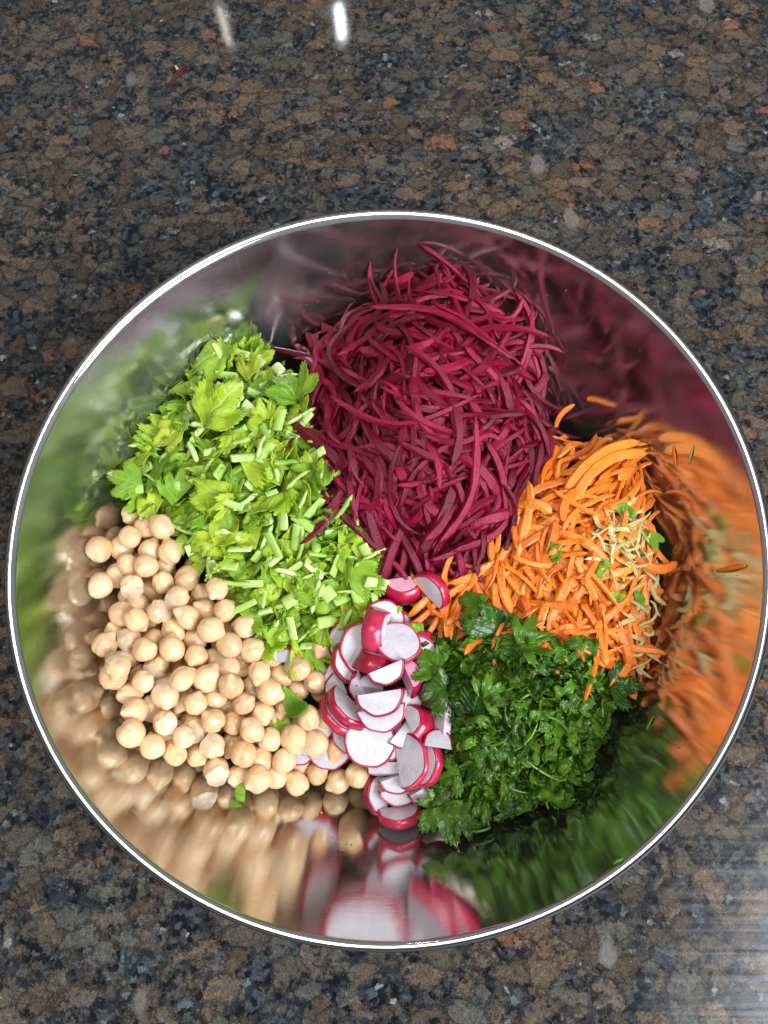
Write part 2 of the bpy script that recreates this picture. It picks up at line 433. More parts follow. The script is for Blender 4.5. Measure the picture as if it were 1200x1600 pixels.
    L(nt, math_n(nt, 'ADD', math_n(nt, 'ADD', math_n(nt, 'MULTIPLY', film, 0.40), math_n(nt, 'MULTIPLY', smudge.outputs['Fac'], 0.05)), 0.02), p.inputs['Roughness'])
    L(nt, math_n(nt, 'ADD', math_n(nt, 'MULTIPLY', film, 0.55), 0.40), p.inputs['Specular IOR Level'])
    bump(nt, p, grain.outputs['Fac'], 0.012, 0.0003)
    return m
M['granite'] = granite_mat()

# ------------------------------------------------------------------ mesh helpers
def build(name, verts, faces, material, uvs=None, smooth=True, link=True, parent=None, sharp=0, sharp_from=0):
    me = bpy.data.meshes.new(name)
    me.from_pydata([(v[0] * S, v[1] * S, v[2] * S) for v in verts], [], faces)
    if uvs is not None:
        lay = me.uv_layers.new(name='UVMap')
        idx = np.zeros(len(me.loops), dtype=np.int32)
        me.loops.foreach_get('vertex_index', idx)
        lay.data.foreach_set('uv', np.asarray(uvs, dtype=np.float32)[idx].ravel())
    if smooth:
        me.polygons.foreach_set('use_smooth', [True] * len(me.polygons))
    if sharp:
        ev = np.zeros(len(me.edges) * 2, dtype=np.int32)
        me.edges.foreach_get('vertices', ev)
        ev = ev.reshape(-1, 2)
        flag = (np.abs(ev[:, 0] - ev[:, 1]) == sharp) & (ev.min(1) >= sharp_from)
        at = me.attributes.new('sharp_edge', 'BOOLEAN', 'EDGE')
        at.data.foreach_set('value', flag)
    me.materials.append(material)
    if not link:
        return me
    o = bpy.data.objects.new(name, me)
    COL.objects.link(o)
    if parent is not None:
        o.parent = parent
    return o
_vc = {}
def verts_of(me):
    if me.name not in _vc:
        a = np.zeros(len(me.vertices) * 3); me.vertices.foreach_get('co', a)
        _vc[me.name] = a.reshape(-1, 3) / S
    return _vc[me.name]
def zb_arr(r):
    return -BOWL_D * (1 - np.minimum(1.0, r / BOWL_R) ** BOWL_P)
def inside_bowl(mw, arrays, clear=0.5):
    """slide a piece up and inwards until none of it passes through the steel"""
    mw = mw.copy()
    M3 = np.array(mw.to_3x3())
    pts = np.concatenate([a @ M3.T for a in arrays])
    t = np.array(mw.translation)
    for _ in range(12):
        q = pts + t
        r = np.hypot(q[:, 0], q[:, 1])
        pen = zb_arr(r) + clear - q[:, 2]
        pen = np.where(r > BOWL_R - 2.5, pen + (r - (BOWL_R - 2.5)) * 2.0, pen)
        k = int(pen.argmax())
        if pen[k] <= 0.02: break
        sl = BOWL_D * BOWL_P / BOWL_R * min(1, r[k] / BOWL_R) ** (BOWL_P - 1)
        n = np.array([-q[k, 0] / max(r[k], 1) * sl, -q[k, 1] / max(r[k], 1) * sl, 1.0]); ln = np.linalg.norm(n)
        t = t + n / ln * (pen[k] / ln) * 0.9
    mw.translation = Vector(t)
    return mw
def place(name, me, matrix, label=None, cat=None, group=None, parent=None):
    o = bpy.data.objects.new(name, me)
    COL.objects.link(o)
    mw = matrix.copy()
    if parent is None and mw.translation.z > COUNTER_Z + 3 and math.hypot(mw.translation.x, mw.translation.y) < BOWL_R:
        mw = inside_bowl(mw, [verts_of(me)], 0.12 if 'scrap' in name else 0.5)
    mw.translation = mw.translation * S
    o.matrix_world = mw
    if parent is not None:
        o.parent = parent
    if label:
        tag(o, label, cat, group)
    return o
def tag(o, label, cat=None, group=None, kind=None):
    o['label'] = label
    if cat: o['category'] = cat
    if group: o['group'] = group
    if kind: o['kind'] = kind
    return o

class Acc:
    """many small pieces gathered into one mesh"""
    def __init__(self): self.v = []; self.f = []; self.uv = []
    def add(self, verts, faces, matrix=None, uvs=None):
        b = len(self.v)
        if matrix is not None:
            matrix = inside_bowl(matrix, [np.array([tuple(v) for v in verts])])
            verts = [matrix @ Vector(v) for v in verts]
        self.v += [tuple(v) for v in verts]
        self.f += [tuple(i + b for i in f) for f in faces]
        self.uv += list(uvs) if uvs is not None else [(0.3, 0.3)] * len(verts)

def lathe(profile, seg):
    v, f = [], []
    for r, z in profile:
        for k in range(seg):
            a = 2 * math.pi * k / seg
            v.append((r * math.cos(a), r * math.sin(a), z))
    for i in range(len(profile) - 1):
        for k in range(seg):
            k2 = (k + 1) % seg
            f.append((i * seg + k, i * seg + k2, (i + 1) * seg + k2, (i + 1) * seg + k))
    return v, f

def frame(x_dir, normal):
    """matrix with local x along x_dir and local z as near normal as it can be"""
    x = Vector(x_dir).normalized()
    z = Vector(normal)
    z = (z - x * z.dot(x)).normalized()
    y = z.cross(x)
    return Matrix((x, y, z)).transposed()

ROUND = [(math.cos(2 * math.pi * (k + .5) / 7), math.sin(2 * math.pi * (k + .5) / 7)) for k in range(7)]
SHRED = [(-1.0, -0.62), (0.0, -0.40), (1.0, -0.62), (0.60, 0.62), (-0.60, 0.62)]
def tube(points, widths, heights, normals=None, section=SHRED, twist=0.0, jitter=0.0):
    """strand along points with a given cross section"""
    n = len(points); sides = len(section)
    pts = [Vector(p) for p in points]
    v, f = [], []
    up = Vector((0, 0, 1))
    for i in range(n):
        t = (pts[min(i + 1, n - 1)] - pts[max(i - 1, 0)]).normalized()
        u = normals[i] if normals else up
        u = (Vector(u) - t * t.dot(Vector(u)))
        if u.length < 1e-4:
            u = Vector((1, 0, 0)) - t * t.x
        u.normalize()
        s = u.cross(t)
        a0 = twist * (i / (n - 1) - 0.5)
        for (x, y) in section:
            x, y = x * widths[i] / 2, y * heights[i] / 2
            x, y = x * math.cos(a0) - y * math.sin(a0), x * math.sin(a0) + y * math.cos(a0)
            j = 1 + random.uniform(-jitter, jitter)
            v.append(tuple(pts[i] + s * x * j + u * y * j))
    for i in range(n - 1):
        for k in range(sides):
            k2 = (k + 1) % sides
            f.append((i * sides + k, i * sides + k2, (i + 1) * sides + k2, (i + 1) * sides + k)[::-1])
    f.append(tuple(range(sides)))
    f.append(tuple((n - 1) * sides + k for k in range(sides))[::-1])
    return v, f

def strand_geo(length, width, height, bend, sag, wig, taper=0.45, seg=14, twist=0.0, section=SHRED, rg=random):
    pts, ws, hs = [], [], []
    R = length / bend if abs(bend) > 1e-3 else None
    ph = rg.uniform(0, 6.28)
    for i in range(seg + 1):
        s = i / seg - 0.5
        if R:
            x = R * math.sin(bend * s); y = R * (1 - math.cos(bend * s)) - R * (1 - math.cos(bend * 0.5)) * 0.5
        else:
            x, y = length * s, 0
        y += wig * math.sin(ph + s * 7)
        z = -sag * (2 * s) ** 2 + wig * 0.6 * math.cos(ph + s * 9)
        e = max(0.0, 1 - (abs(2 * s)) ** 4)
        k = (0.16 + 0.84 * e ** taper)
        pts.append((x, y, z)); ws.append(width * k * rg.uniform(0.82, 1.12)); hs.append(height * (0.35 + 0.65 * e ** taper))
    return tube(pts, ws, hs, section=section, twist=twist, jitter=0.07)

# ------------------------------------------------------------------ the setting: granite worktop
def counter():
    n = 8
    v, f = [], []
    for iy in range(n + 1):
        for ix in range(n + 1):
            v.append((-900 + 1800 * ix / n, -420 + 1500 * iy / n, COUNTER_Z))
    for iy in range(n):
        for ix in range(n):
            a = iy * (n + 1) + ix
            f.append((a, a + 1, a + n + 2, a + n + 1))
    b = len(v)
    v += [(-900, -420, COUNTER_Z - 30), (900, -420, COUNTER_Z - 30), (900, 1080, COUNTER_Z - 30), (-900, 1080, COUNTER_Z - 30)]
    c0, c1, c2, c3 = 0, n, (n + 1) * (n + 1) - 1, n * (n + 1)
    f += [(b, b + 1, c1, c0), (b + 1, b + 2, c2, c1), (b + 2, b + 3, c3, c2), (b + 3, b, c0, c3), (b + 3, b + 2, b + 1, b)]
    o = build('granite_worktop', v, f, M['granite'], smooth=False)
    tag(o, 'polished brown, grey and black granite worktop', kind='structure')
counter()

# ------------------------------------------------------------------ the bowl
def bowl():
    root = bpy.data.objects.new('mixing_bowl', None)
    COL.objects.link(root)
    root.location = (0, 0, COUNTER_Z * S)
    tag(root, 'wide shiny stainless steel mixing bowl holding the salad', 'bowl')
    dz = -COUNTER_Z
    prof = []
    for i in range(61):
        r = 0.02 + 160.85 * (i / 60) ** 0.75
        prof.append((r, zbowl(r) + dz))
    top = prof[-1]
    out = []
    for i in range(60, -1, -1):
        r = 0.02 + 160.85 * (i / 60) ** 0.75
        out.append((r + 0.35 * min(1, r / 60), max(zbowl(r) - 1.1, -BOWL_D - 1.6) + dz))
    v, f = lathe(prof + out, 224)
    build('shell', v, f, M['steel'], parent=root)
    # turned rim: small step, then a flattened bead
    rim = [(160.9, -1.4), (160.8, -0.45)]
    for k in range(11):
        a = math.pi * (1.0 - k / 10.0)
        rim.append((161.4 + 0.58 * math.cos(a), -0.40 + 0.40 * math.sin(a)))
    rim += [(161.95, -1.5), (161.6, -2.0), (161.2, -2.0), (160.9, -1.4)]
    v, f = lathe([(r, z + dz) for r, z in rim], 256)
    build('rolled_rim', v, f, M['rim'], parent=root)
bowl()

# ------------------------------------------------------------------ chickpeas
PEA_LOOK = []
def chickpea_mesh(seed):
    r_ = random.Random(seed)
    bm = bmesh.new()
    bmesh.ops.create_icosphere(bm, subdivisions=4, radius=1.0)
    el = r_.uniform(1.02, 1.14); beak = r_.uniform(0.12, 0.32); groove = r_.uniform(0.02, 0.11)
    bx = r_.uniform(-0.15, 0.25)
    PEA_LOOK.append('pointed' if beak > 0.235 else ('grooved' if groove > 0.065 else 'round'))
    ph = [r_.uniform(0, 6.28) for _ in range(6)]
    flat = r_.uniform(0.9, 1.0)
    for vv in bm.verts:
        p = vv.co.normalized()
        ang = math.acos(max(-1, min(1, p.dot(Vector((0.94, 0.0, bx)).normalized()))))
        r = 1.0 + beak * math.exp(-(ang / 0.30) ** 2)
        r -= groove * math.exp(-(p.y / 0.17) ** 2) * (1 / (1 + math.exp(-(0.25 - p.x) * 6)))
        r -= 0.05 * math.exp(-((ang - 0.62) / 0.22) ** 2)
        r += 0.045 * math.sin(3.1 * p.x + ph[0]) * math.cos(2.7 * p.y + ph[1]) + 0.035 * math.sin(4.2 * p.z + ph[2]) * math.cos(3 * p.x + ph[3])
        r += 0.012 * mnoise.noise(p * 5 + Vector((seed, 0, 0)))
        vv.co = Vector((p.x * el, p.y, p.z * flat)) * r * 5.65 * S
    me = bpy.data.meshes.new('chickpea')
    bm.to_mesh(me); bm.free()
    me.polygons.foreach_set('use_smooth', [True] * len(me.polygons))
    me.materials.append(M['chickpea'])
    return me
PEAS = [chickpea_mesh(100 + i) for i in range(16)]
def skin_mesh(seed):
    """torn, papery piece of chickpea skin lifting off"""
    r_ = random.Random(seed); v, f = [], []
    n, m = 22, 7
    o1 = Vector((seed * 3.1, 2.2, 7.7))
    for j in range(m + 1):
        for i in range(n):
            a = 2 * math.pi * i / n
            edge = 0.75 + 0.45 * mnoise.noise(Vector((math.cos(a) * 1.5, math.sin(a) * 1.5, seed)))
            t = j / m * edge
            rr = 6.25 + 0.9 * (j / m) ** 3 + 0.35 * mnoise.noise(Vector((math.cos(a) * t * 3, math.sin(a) * t * 3, 0)) + o1)
            v.append((rr * math.sin(t) * math.cos(a) * 1.05, rr * math.sin(t) * math.sin(a), rr * math.cos(t)))
    for j in range(m):
        for i in range(n):
            f.append((j * n + i, j * n + (i + 1) % n, (j + 1) * n + (i + 1) % n, (j + 1) * n + i)[::-1])
    return build('loose_skin', v, f, M['pea_skin'], link=False)
SKINS = [skin_mesh(k + 3) for k in range(3)]
pea_px = [(258,100,0),(322,108,3),(208,150,2),(268,185,3),(350,200,3),(192,248,2),(270,258,3),(320,310,3),(217,328,2),(330,250,-5),(415,295,-2),
 (387,372,4),(465,355,-3),(530,340,4),(552,413,4),(630,480,3),(305,425,3),(235,395,-4),(180,445,0),(237,465,3),(425,450,1),(365,495,0),(485,420,-3),
 (350,440,-6),(112,548,3),(200,530,3),(290,525,-3),(265,570,4),(362,565,3),(437,520,-3),(515,498,4),(585,550,3),(190,590,-6),(310,630,-1),(448,588,3),
 (515,600,-5),(660,580,1),(728,585,2),(565,635,3),(610,620,-1),(180,650,1),(256,690,4),(412,678,4),(495,672,3),(592,705,3),(693,652,3),(760,660,-2),
 (835,640,4),(922,555,4),(900,680,2),(825,710,-2),(725,720,3),(778,752,3),(188,738,1),(225,795,3),(338,738,4),(395,750,-4),(457,770,4),(518,745,0),
 (565,765,-5),(630,768,2),(655,700,-4),(695,795,2),(740,825,-2),(222,875,4),(340,845,4),(300,925,3),(404,898,4),(450,860,-1),(372,955,1),(450,965,1),
 (515,835,4),(590,835,2),(510,925,4),(580,920,0),(668,870,4),(725,900,2),(632,955,3),(690,975,0),(710,945,-3),(517,1015,1),(605,1035,3),(687,1045,3),
 (750,1035,1),(780,985,2),(828,1060,2),(898,1035,2),(972,1058,2),(1055,1035,3),(815,898,4),(895,915,4),(958,940,3),(872,820,3),(935,820,-2),
 (285,790,-5),(330,690,-5),(270,340,-6),(280,470,-5),(640,815,-4),(480,700,-5),(135,690,-4),(420,820,-6),(170,180,-4),(150,500,-7)]
P = []
for cx, cy, lift in pea_px:
    P.append(surf(120 + cx / 2.4, 780 + cy / 2.4, lift - 3.0))
n_seen = len(P)
for x, y in sample(POLY['chickpea'], 62, 6):
    P.append(surf(x, y, random.uniform(-15, -11)))
P = np.array([tuple(p) for p in P])
P0 = P.copy()
for it in range(70):
    for i in range(len(P)):
        d = P - P[i]
        dxy = np.hypot(d[:, 0], d[:, 1])
        dist = np.sqrt(dxy ** 2 + d[:, 2] ** 2)
        for j in np.where(dist < 11.2)[0]:
            if j <= i: continue
            gap = 11.2 - dist[j]
            wi, wj = (0.1, 0.9) if (i < n_seen <= j) else (0.5, 0.5)
            sg = 1.0 if d[j, 2] >= 0 else -1.0
            P[j, 2] += sg * gap * wj * 0.8; P[i, 2] -= sg * gap * wi * 0.8
            if dxy[j] > 0.5:
                u = d[j, :2] / dxy[j] * gap * 0.32
                P[j, :2] += u * wj; P[i, :2] -= u * wi
    P[:n_seen] += (P0[:n_seen] - P[:n_seen]) * np.array([0.10, 0.10, 0.03])
    for i in range(len(P)):      # keep inside the bowl
        r = math.hypot(P[i, 0], P[i, 1])
        lim = zbowl(r) + 6.3 / math.cos(math.atan(BOWL_D * BOWL_P / BOWL_R * (r / BOWL_R) ** (BOWL_P - 1)))
        if P[i, 2] < lim:
            k = min(4.0, lim - P[i, 2])
            P[i, 2] += 0.6 * k
            P[i, :2] *= 1 - 0.30 * k / max(r, 1)
special = {
 48: ('single chickpea resting on celery leaf at the radishes\' upper left', None),
 24: ('leftmost chickpea, sticking out of the heap against the steel wall', None),
 15: ('lone pointed chickpea at the celery side, upper right of the heap', None),
 88: ('rightmost chickpea of the front row, grooved, beside the white radish strip', None),
 87: ('second chickpea from the right in the front row below the radish', None),
 86: ('third chickpea from the right in the front row, beak pointing right', None),
 85: ('fourth chickpea from the right in the front row', None),
 92: ('grooved chickpea beside the thin green leaf, left of the radish stack', None),
 89: ('large chickpea lying just below the thin green leaf', None),
 90: ('chickpea with downward beak between two others on the half hidden radish slice', None),
 91: ('chickpea lying on the half hidden radish slice, nearest the radish disc', None),
 1: ('topmost chickpea of the heap, under the celery', None),
 49: ('chickpea touching the tip of the thin green leaf', None),
}
for i, p in enumerate(P):
    e = Euler((random.uniform(-0.9, 0.9), random.uniform(-0.9, 0.9), random.uniform(0, 6.28)))
    if i == 86: e = Euler((0.2, -0.2, 0.5))
    if i == 90: e = Euler((0.2, 0.3, -1.7))
    if i == 15: e = Euler((0.3, 0.2, 3.0))
    sz = random.uniform(0.88, 1.10)
    mw = Matrix.Translation(Vector(p)) @ e.to_matrix().to_4x4() @ Matrix.Scale(sz, 4)
    look = ('small ' if sz < 0.945 else ('large ' if sz > 1.04 else 'middling ')) + PEA_LOOK[i % 16]
    if i in special: lab = special[i][0]
    elif i < n_seen: lab = look + ' tan chickpea in the ' + zone(POLY['chickpea'], *proj(p)) + ' of the chickpea heap'
    else: lab = look + ' chickpea half buried under the ' + zone(POLY['chickpea'], *proj(p)) + ' of the chickpea heap'
    pick = i % 16
    if i in (15, 86, 90): pick = PEA_LOOK.index('pointed')
    if i in (88, 92): pick = PEA_LOOK.index('grooved')
    if i == 89: mw = Matrix.Translation(Vector(p)) @ e.to_matrix().to_4x4() @ Matrix.Scale(1.1, 4)
    o = place('chickpea', PEAS[pick], mw, lab, 'chickpea', 'cooked chickpeas in the bowl')
    if i in (40, 25, 65, 73, 16, 90, 38, 61, 47, 55, 11, 68, 80, 33, 8, 58):
        q = place('loose_skin', SKINS[i % 3], Matrix.Rotation(random.uniform(0, 6.28), 4, 'Z') @ Matrix.Rotation(random.uniform(-.5, .5), 4, 'X'), parent=o)
        q.matrix_parent_inverse = Matrix.Identity(4); q.matrix_basis = Matrix.Rotation(random.uniform(0, 6.28), 4, 'Z') @ Matrix.Rotation(random.uniform(-.6, .6), 4, 'X')

# ------------------------------------------------------------------ strands (beetroot, carrot)
def strand_between(p0, p1, lift0, lift1, bend, arch, width, height, seg=16, mid_lift=0.0, twist=0.5, section=SHRED):
    """a strand whose two ends lie at two places on the heap; verts are relative to its middle"""
    a = surf(p0[0], p0[1], lift0); b = surf(p1[0], p1[1], lift1)
    c = (a + b) / 2
    d = b - a
    side = Vector((0, 0, 1)).cross(d).normalized()
    pts, ws, hs = [], [], []
    for i in range(seg + 1):
        s = i / seg
        k = 4 * s * (1 - s)
        q = a + d * s + side * (bend * d.length * k)
        base = heap(q.x, q.y)
        z = a.z + d.z * s + arch * k
        q.z = max(z, base + mid_lift * k + 0.4)
        e = max(0.0, 1 - abs(2 * s - 1) ** 4) ** 0.45
        pts.append(q - c); ws.append(width * (0.2 + 0.8 * e) * random.uniform(0.92, 1.08)); hs.append(height * (0.35 + 0.65 * e))
    for _ in range(3):
        pts = [pts[0]] + [(pts[i - 1] + pts[i] * 2 + pts[i + 1]) / 4 for i in range(1, seg)] + [pts[-1]]
    v, f = tube(pts, ws, hs, twist=twist, jitter=0.05, section=section)
    return v, f, c

def pixel_end(p):
    return proj(p)

def scatter_strands(poly, n, geos, lift_rng, dirfun, grow=1.0):
    """yields (geo index, matrix) for strands laid on the heap inside poly"""
    out = []
    for (x, y) in sample(poly, n):
        c = surf(x, y, random.uniform(*lift_rng))
        nrm = heap_normal(c.x, c.y)
        best = None
        for _ in range(5):
            gi = random.randrange(len(geos))
            az = dirfun(x, y)
            d = Vector((math.cos(az), math.sin(az), 0))
            nn = (nrm + Vector((random.gauss(0, .16), random.gauss(0, .16), 0))).normalized()
            d = (d - nn * d.dot(nn)).normalized()
            half = geos[gi][2] * 0.5
            sc = 0
            for e in (c + d * half, c - d * half):
                px, py = proj(e)
                if inside(poly, px, py): sc += 1
            if best is None or sc > best[0]:
                best = (sc, gi, d, nn)
        sc, gi, d, nn = best
        mw = Matrix.Translation(c) @ frame(d, nn).to_4x4() @ Matrix.Scale(grow * random.uniform(0.85, 1.12), 4)
        out.append((gi, mw))
    return out

def core_patch(acc, poly, drop, cell=7.0, lump=2.5):
    """lumpy body of the heap below its top layers"""
    xs = [p[0] for p in poly]; ys = [p[1] for p in poly]
    nx = max(6, int((max(xs) - min(xs)) / 22)); ny = max(6, int((max(ys) - min(ys)) / 22))
    idx = {}
    v, f = [], []
    for iy in range(ny + 1):
        for ix in range(nx + 1):
            x = min(xs) + (max(xs) - min(xs)) * ix / nx; y = min(ys) + (max(ys) - min(ys)) * iy / ny
            if inside(poly, x, y):
                p = surf(x, y, -drop + random.uniform(-lump, lump))
                lim = zbowl(math.hypot(p.x, p.y)) + 1.0
                idx[(ix, iy)] = len(v); v.append((p.x, p.y, max(p.z, lim)))
    for iy in range(ny):
        for ix in range(nx):
            q = [(ix, iy + 1), (ix + 1, iy + 1), (ix + 1, iy), (ix, iy)]
            if all(k in idx for k in q):
                f.append(tuple(idx[k] for k in q))
    acc.add(v, f)

def coherent(scale, seed, spread):
    def fun(x, y):
        a = mnoise.noise(Vector((x / scale, y / scale, seed))) * 4.2
        return a + random.gauss(0, spread)
    return fun

# beetroot
random.seed(21)
BEET = []
for i in range(44):
    ln = random.choice([random.uniform(24, 40), random.uniform(36, 64)])
    sw, sb = random.choice([random.uniform(2.2, 3.2), random.uniform(3.2, 5.6)]), random.choice([-1, 1]) * random.uniform(0.1, 1.9)
    g = strand_geo(ln, sw, random.uniform(1.4, 2.4), sb, random.uniform(0.0, 5.5), random.uniform(0.2, 1.8), twist=random.uniform(-2.4, 2.4))
    BEET.append((g[0], g[1], ln, ('long ' if ln > 37 else 'short ') + ('thin ' if sw < 2.9 else 'wide ') + ('curled' if abs(sb) > 1.3 else 'straight')))
BEET_ME = [build('beetroot_shred', g[0], g[1], M['beet'], link=False, sharp=5) for g in BEET]
bdir0 = coherent(130, 3.3, 0.75)
def bdir(x, y):
    if y > 740 and random.random() < 0.65:
        return -math.pi / 2 + random.gauss(0, 0.5)
    if x < 620 and random.random() < 0.5:
        return math.pi / 2 + random.gauss(0, 0.5)
    return bdir0(x, y)
acc = Acc()
core_patch(acc, POLY['beet'], 12); ncore = len(acc.v)
for gi, mw in scatter_strands(POLY['beet'], 330, BEET, (-9, -2.5), bdir):
    acc.add(BEET[gi][0], BEET[gi][1], mw)
o = build('beetroot_shreds', acc.v, acc.f, M['beet'], sharp=5, sharp_from=ncore)
tag(o, 'dense tangle of dark red beetroot shreds inside the tall heap', 'beetroot', None, 'stuff')
BG = 'shredded beetroot heap'
BL = 'dark red beetroot shred tangled with others in the tall beetroot heap'
heroes = [((492,812),(612,812),0,2,0.22,0,3.2,2.0,'long beetroot shred sweeping down over the celery at lower left'),
 ((800,768),(672,878),1,1,-0.10,3,4.2,2.4,'long straight beetroot shred reaching from the carrot to the radish'),
 ((862,528),(720,545),0,1,-0.13,3,3.6,2.2,'beetroot shred ending at the dark gap on the heap\'s right side'),
 ((735,560),(660,580),3,3,0.12,3,4.6,2.2,'wide flat beetroot shred lying in the middle of the heap'),
 ((585,500),(620,650),1,2,0.20,3,3.4,2.2,'long curved beetroot shred bowing down the left of the heap'),
 ((560,500),(575,610),0,2,-0.28,3,3.2,2.2,'looped beetroot shred at the heap\'s upper left'),
 ((645,615),(685,690),3,3,-0.12,3,4.0,2.0,'pale tipped beetroot shred in the heap\'s centre'),
 ((722,412),(735,470),1,2,0.1,3,4.6,2.6,'stubby beetroot shred standing up at the top of the heap'),
 ((600,440),(645,425),1,2,-0.25,3,4.2,2.4,'beetroot shred at the heap\'s top left edge against the steel'),
 ((590,868),(640,915),0,0,0.12,1,3.0,2.0,'beetroot shred hanging down onto the red radish wedge'),
 ((715,860),(722,905),1,0,0.03,1,4.0,2.4,'short beetroot shred hanging at the bottom edge over the carrot'),
 ((742,840),(752,912),1,0,-0.05,1,3.8,2.4,'lowest beetroot shred, dangling over the carrot beside the green leaf'),
 ((560,690),(600,770),2,2,0.15,2,5.4,2.6,'thick beetroot shred near the celery, left middle of the heap'),
 ((490,690),(590,720),1,2,0.05,2,3.4,2.2,'beetroot shred poking left into the celery'),
 ((820,640),(858,715),1,0,0.1,2,3.2,2.0,'beetroot shred running down the right flank of the heap'),
 ((760,690),(790,800),2,2,0.08,2,4.0,2.2,'long beetroot shred pointing down at the carrot border')]
for h in heroes:
    v, f, c = strand_between(h[0], h[1], h[2], h[3], h[4], h[5], h[6], h[7], mid_lift=2.0, twist=random.uniform(-.8, .8))
    o = place('beetroot_shred', build('beetroot_shred', v, f, M['beet'], link=False, sharp=5), Matrix.Translation(c), h[8], 'beetroot', BG)
for gi, mw in scatter_strands(POLY['beet'], 270, BEET, (-2.5, 3.2), bdir, 1.12):
    place('beetroot_shred', BEET_ME[gi], mw, BEET[gi][3] + ' red beetroot shred in the ' + zone(POLY['beet'], *proj(mw.translation)) + ' of the beetroot heap', 'beetroot', BG)

# carrot
random.seed(33)
CARR = []
for i in range(30):
    ln = random.choice([random.uniform(14, 26), random.uniform(20, 40)])
    sw, sb = random.uniform(1.7, 3.9), random.choice([-1, 1]) * random.uniform(0.1, 1.3)
    g = strand_geo(ln, sw, random.uniform(0.7, 1.5), sb, random.uniform(-0.5, 3.4), random.uniform(0, 0.7), taper=random.uniform(.15, .4), twist=random.uniform(-1.6, 1.6))
    CARR.append((g[0], g[1], ln, ('long ' if ln > 25 else 'short ') + ('thin ' if sw < 2.8 else 'wide ') + ('curved' if abs(sb) > 0.7 else 'straight')))
CARR_ME = [build('carrot_shred', g[0], g[1], M['carrot'], link=False, sharp=5) for g in CARR]
cdir0 = coherent(110, 8.1, 0.6)
def cdir(x, y):
    if x > 860 and y < 800: return 0.75 + random.gauss(0, 0.35)
    if y > 860 and random.random() < 0.6: return math.pi / 2 + random.gauss(0, 0.45)
    return cdir0(x, y)
acc = Acc()
core_patch(acc, POLY['carrot'], 9); ncore = len(acc.v)
for gi, mw in scatter_strands(POLY['carrot'], 330, CARR, (-8, -2), cdir):
    acc.add(CARR[gi][0], CARR[gi][1], mw)
o = build('carrot_shreds', acc.v, acc.f, M['carrot'], sharp=5, sharp_from=ncore)
tag(o, 'bed of orange carrot shreds deep in the carrot heap', 'carrot', None, 'stuff')
CG = 'grated carrot heap'
heroes = [((868,668),(898,632),0,6,0.10,0,2.6,1.8,'lone orange carrot shred poking up beside the beetroot against dark steel'),
 ((880,718),(932,678),0,1,-0.12,2,3.2,1.8,'short curved carrot shred at the back edge of the carrot heap'),
 ((882,770),(1000,690),2,6,0.10,5,5.2,2.0,'upper one of two long curved carrot ribbons touching the steel'),
 ((895,785),(1012,708),2,5,0.14,5,5.6,2.0,'lower one of two long curved carrot ribbons touching the steel'),
 ((812,890),(940,925),2,2,0.22,3,4.4,1.8,'long bowed carrot shred lying across the front of the heap'),
 ((870,830),(950,878),3,2,0.06,3,4.2,1.8,'straight carrot shred slanting across the middle of the carrot heap'),
 ((868,812),(838,895),3,1,0.08,3,5.0,2.0,'wide carrot shred slanting down left in the heap\'s middle'),
 ((910,765),(880,815),3,3,-0.2,3,4.6,2.0,'curled carrot shred standing on the heap beside the beetroot'),
 ((810,792),(862,802),1,3,0.15,3,5.0,2.0,'blunt carrot shred beside the beetroot border'),
 ((990,870),(1058,878),2,6,-0.22,2,4.8,1.8,'carrot shred hooked over the right edge toward the steel'),
 ((1005,1010),(1030,1028),0,2,0.1,1,4.6,1.8,'carrot shred at the lower right corner of the heap'),
 ((965,985),(985,1045),1,1,0.05,1,5.0,1.8,'broad carrot shred near the coriander, pointing down')]
for h in heroes:
    v, f, c = strand_between(h[0], h[1], h[2], h[3], h[4], h[5], h[6], h[7], mid_lift=1.2, twist=random.uniform(-.4, .4))
    place('carrot_shred', build('carrot_shred', v, f, M['carrot'], link=False, sharp=5), Matrix.Translation(c), h[8], 'carrot', CG)
for gi, mw in scatter_strands(POLY['carrot'], 286, CARR, (-2.0, 3.2), cdir, 1.15):
    place('carrot_shred', CARR_ME[gi], mw, CARR[gi][3] + ' orange carrot shred in the ' + zone(POLY['carrot'], *proj(mw.translation)) + ' of the carrot heap', 'carrot', CG)
# pale slaw shreds mixed into the right of the carrot
SLAW, SLAW_LOOK = [], []
for _ in range(12):
    sl, sw, sb = random.uniform(7, 19), random.uniform(0.8, 2.6), random.uniform(-1.6, 1.6)
    SLAW.append(strand_geo(sl, sw, random.uniform(0.4, 0.8), sb, random.uniform(-1, 2), 0.5, seg=8, twist=random.uniform(-1, 1)))
    SLAW_LOOK.append(('long ' if sl > 13 else 'short ') + ('thin ' if sw < 1.6 else 'wide ') + ('curled' if abs(sb) > .8 else 'straight'))
SLAW_ME = [build('pale_shred', g[0], g[1], M['slaw'], link=False, sharp=5) for g in SLAW]
for poly, n in (([(930,800),(985,785),(1020,830),(1010,880),(960,900),(930,860)], 60), ([(960,900),(1030,880),(1030,960),(1000,1060),(975,1040)], 26)):
    for x, y in sample(poly, n, 4):
        p = surf(x, y, random.uniform(1, 4.0))
        az = random.uniform(0, 6.28)
        mw = Matrix.Translation(p) @ frame((math.cos(az), math.sin(az), random.gauss(0, .3)), heap_normal(p.x, p.y)).to_4x4()
        k = random.randrange(12)
        place('pale_shred', SLAW_ME[k], mw, SLAW_LOOK[k] + (' pale shred in the clump on the upper right of the carrot' if y < 890 else ' pale shred lower down at the right edge of the carrot'), 'vegetable shred', 'pale shreds on the carrot')

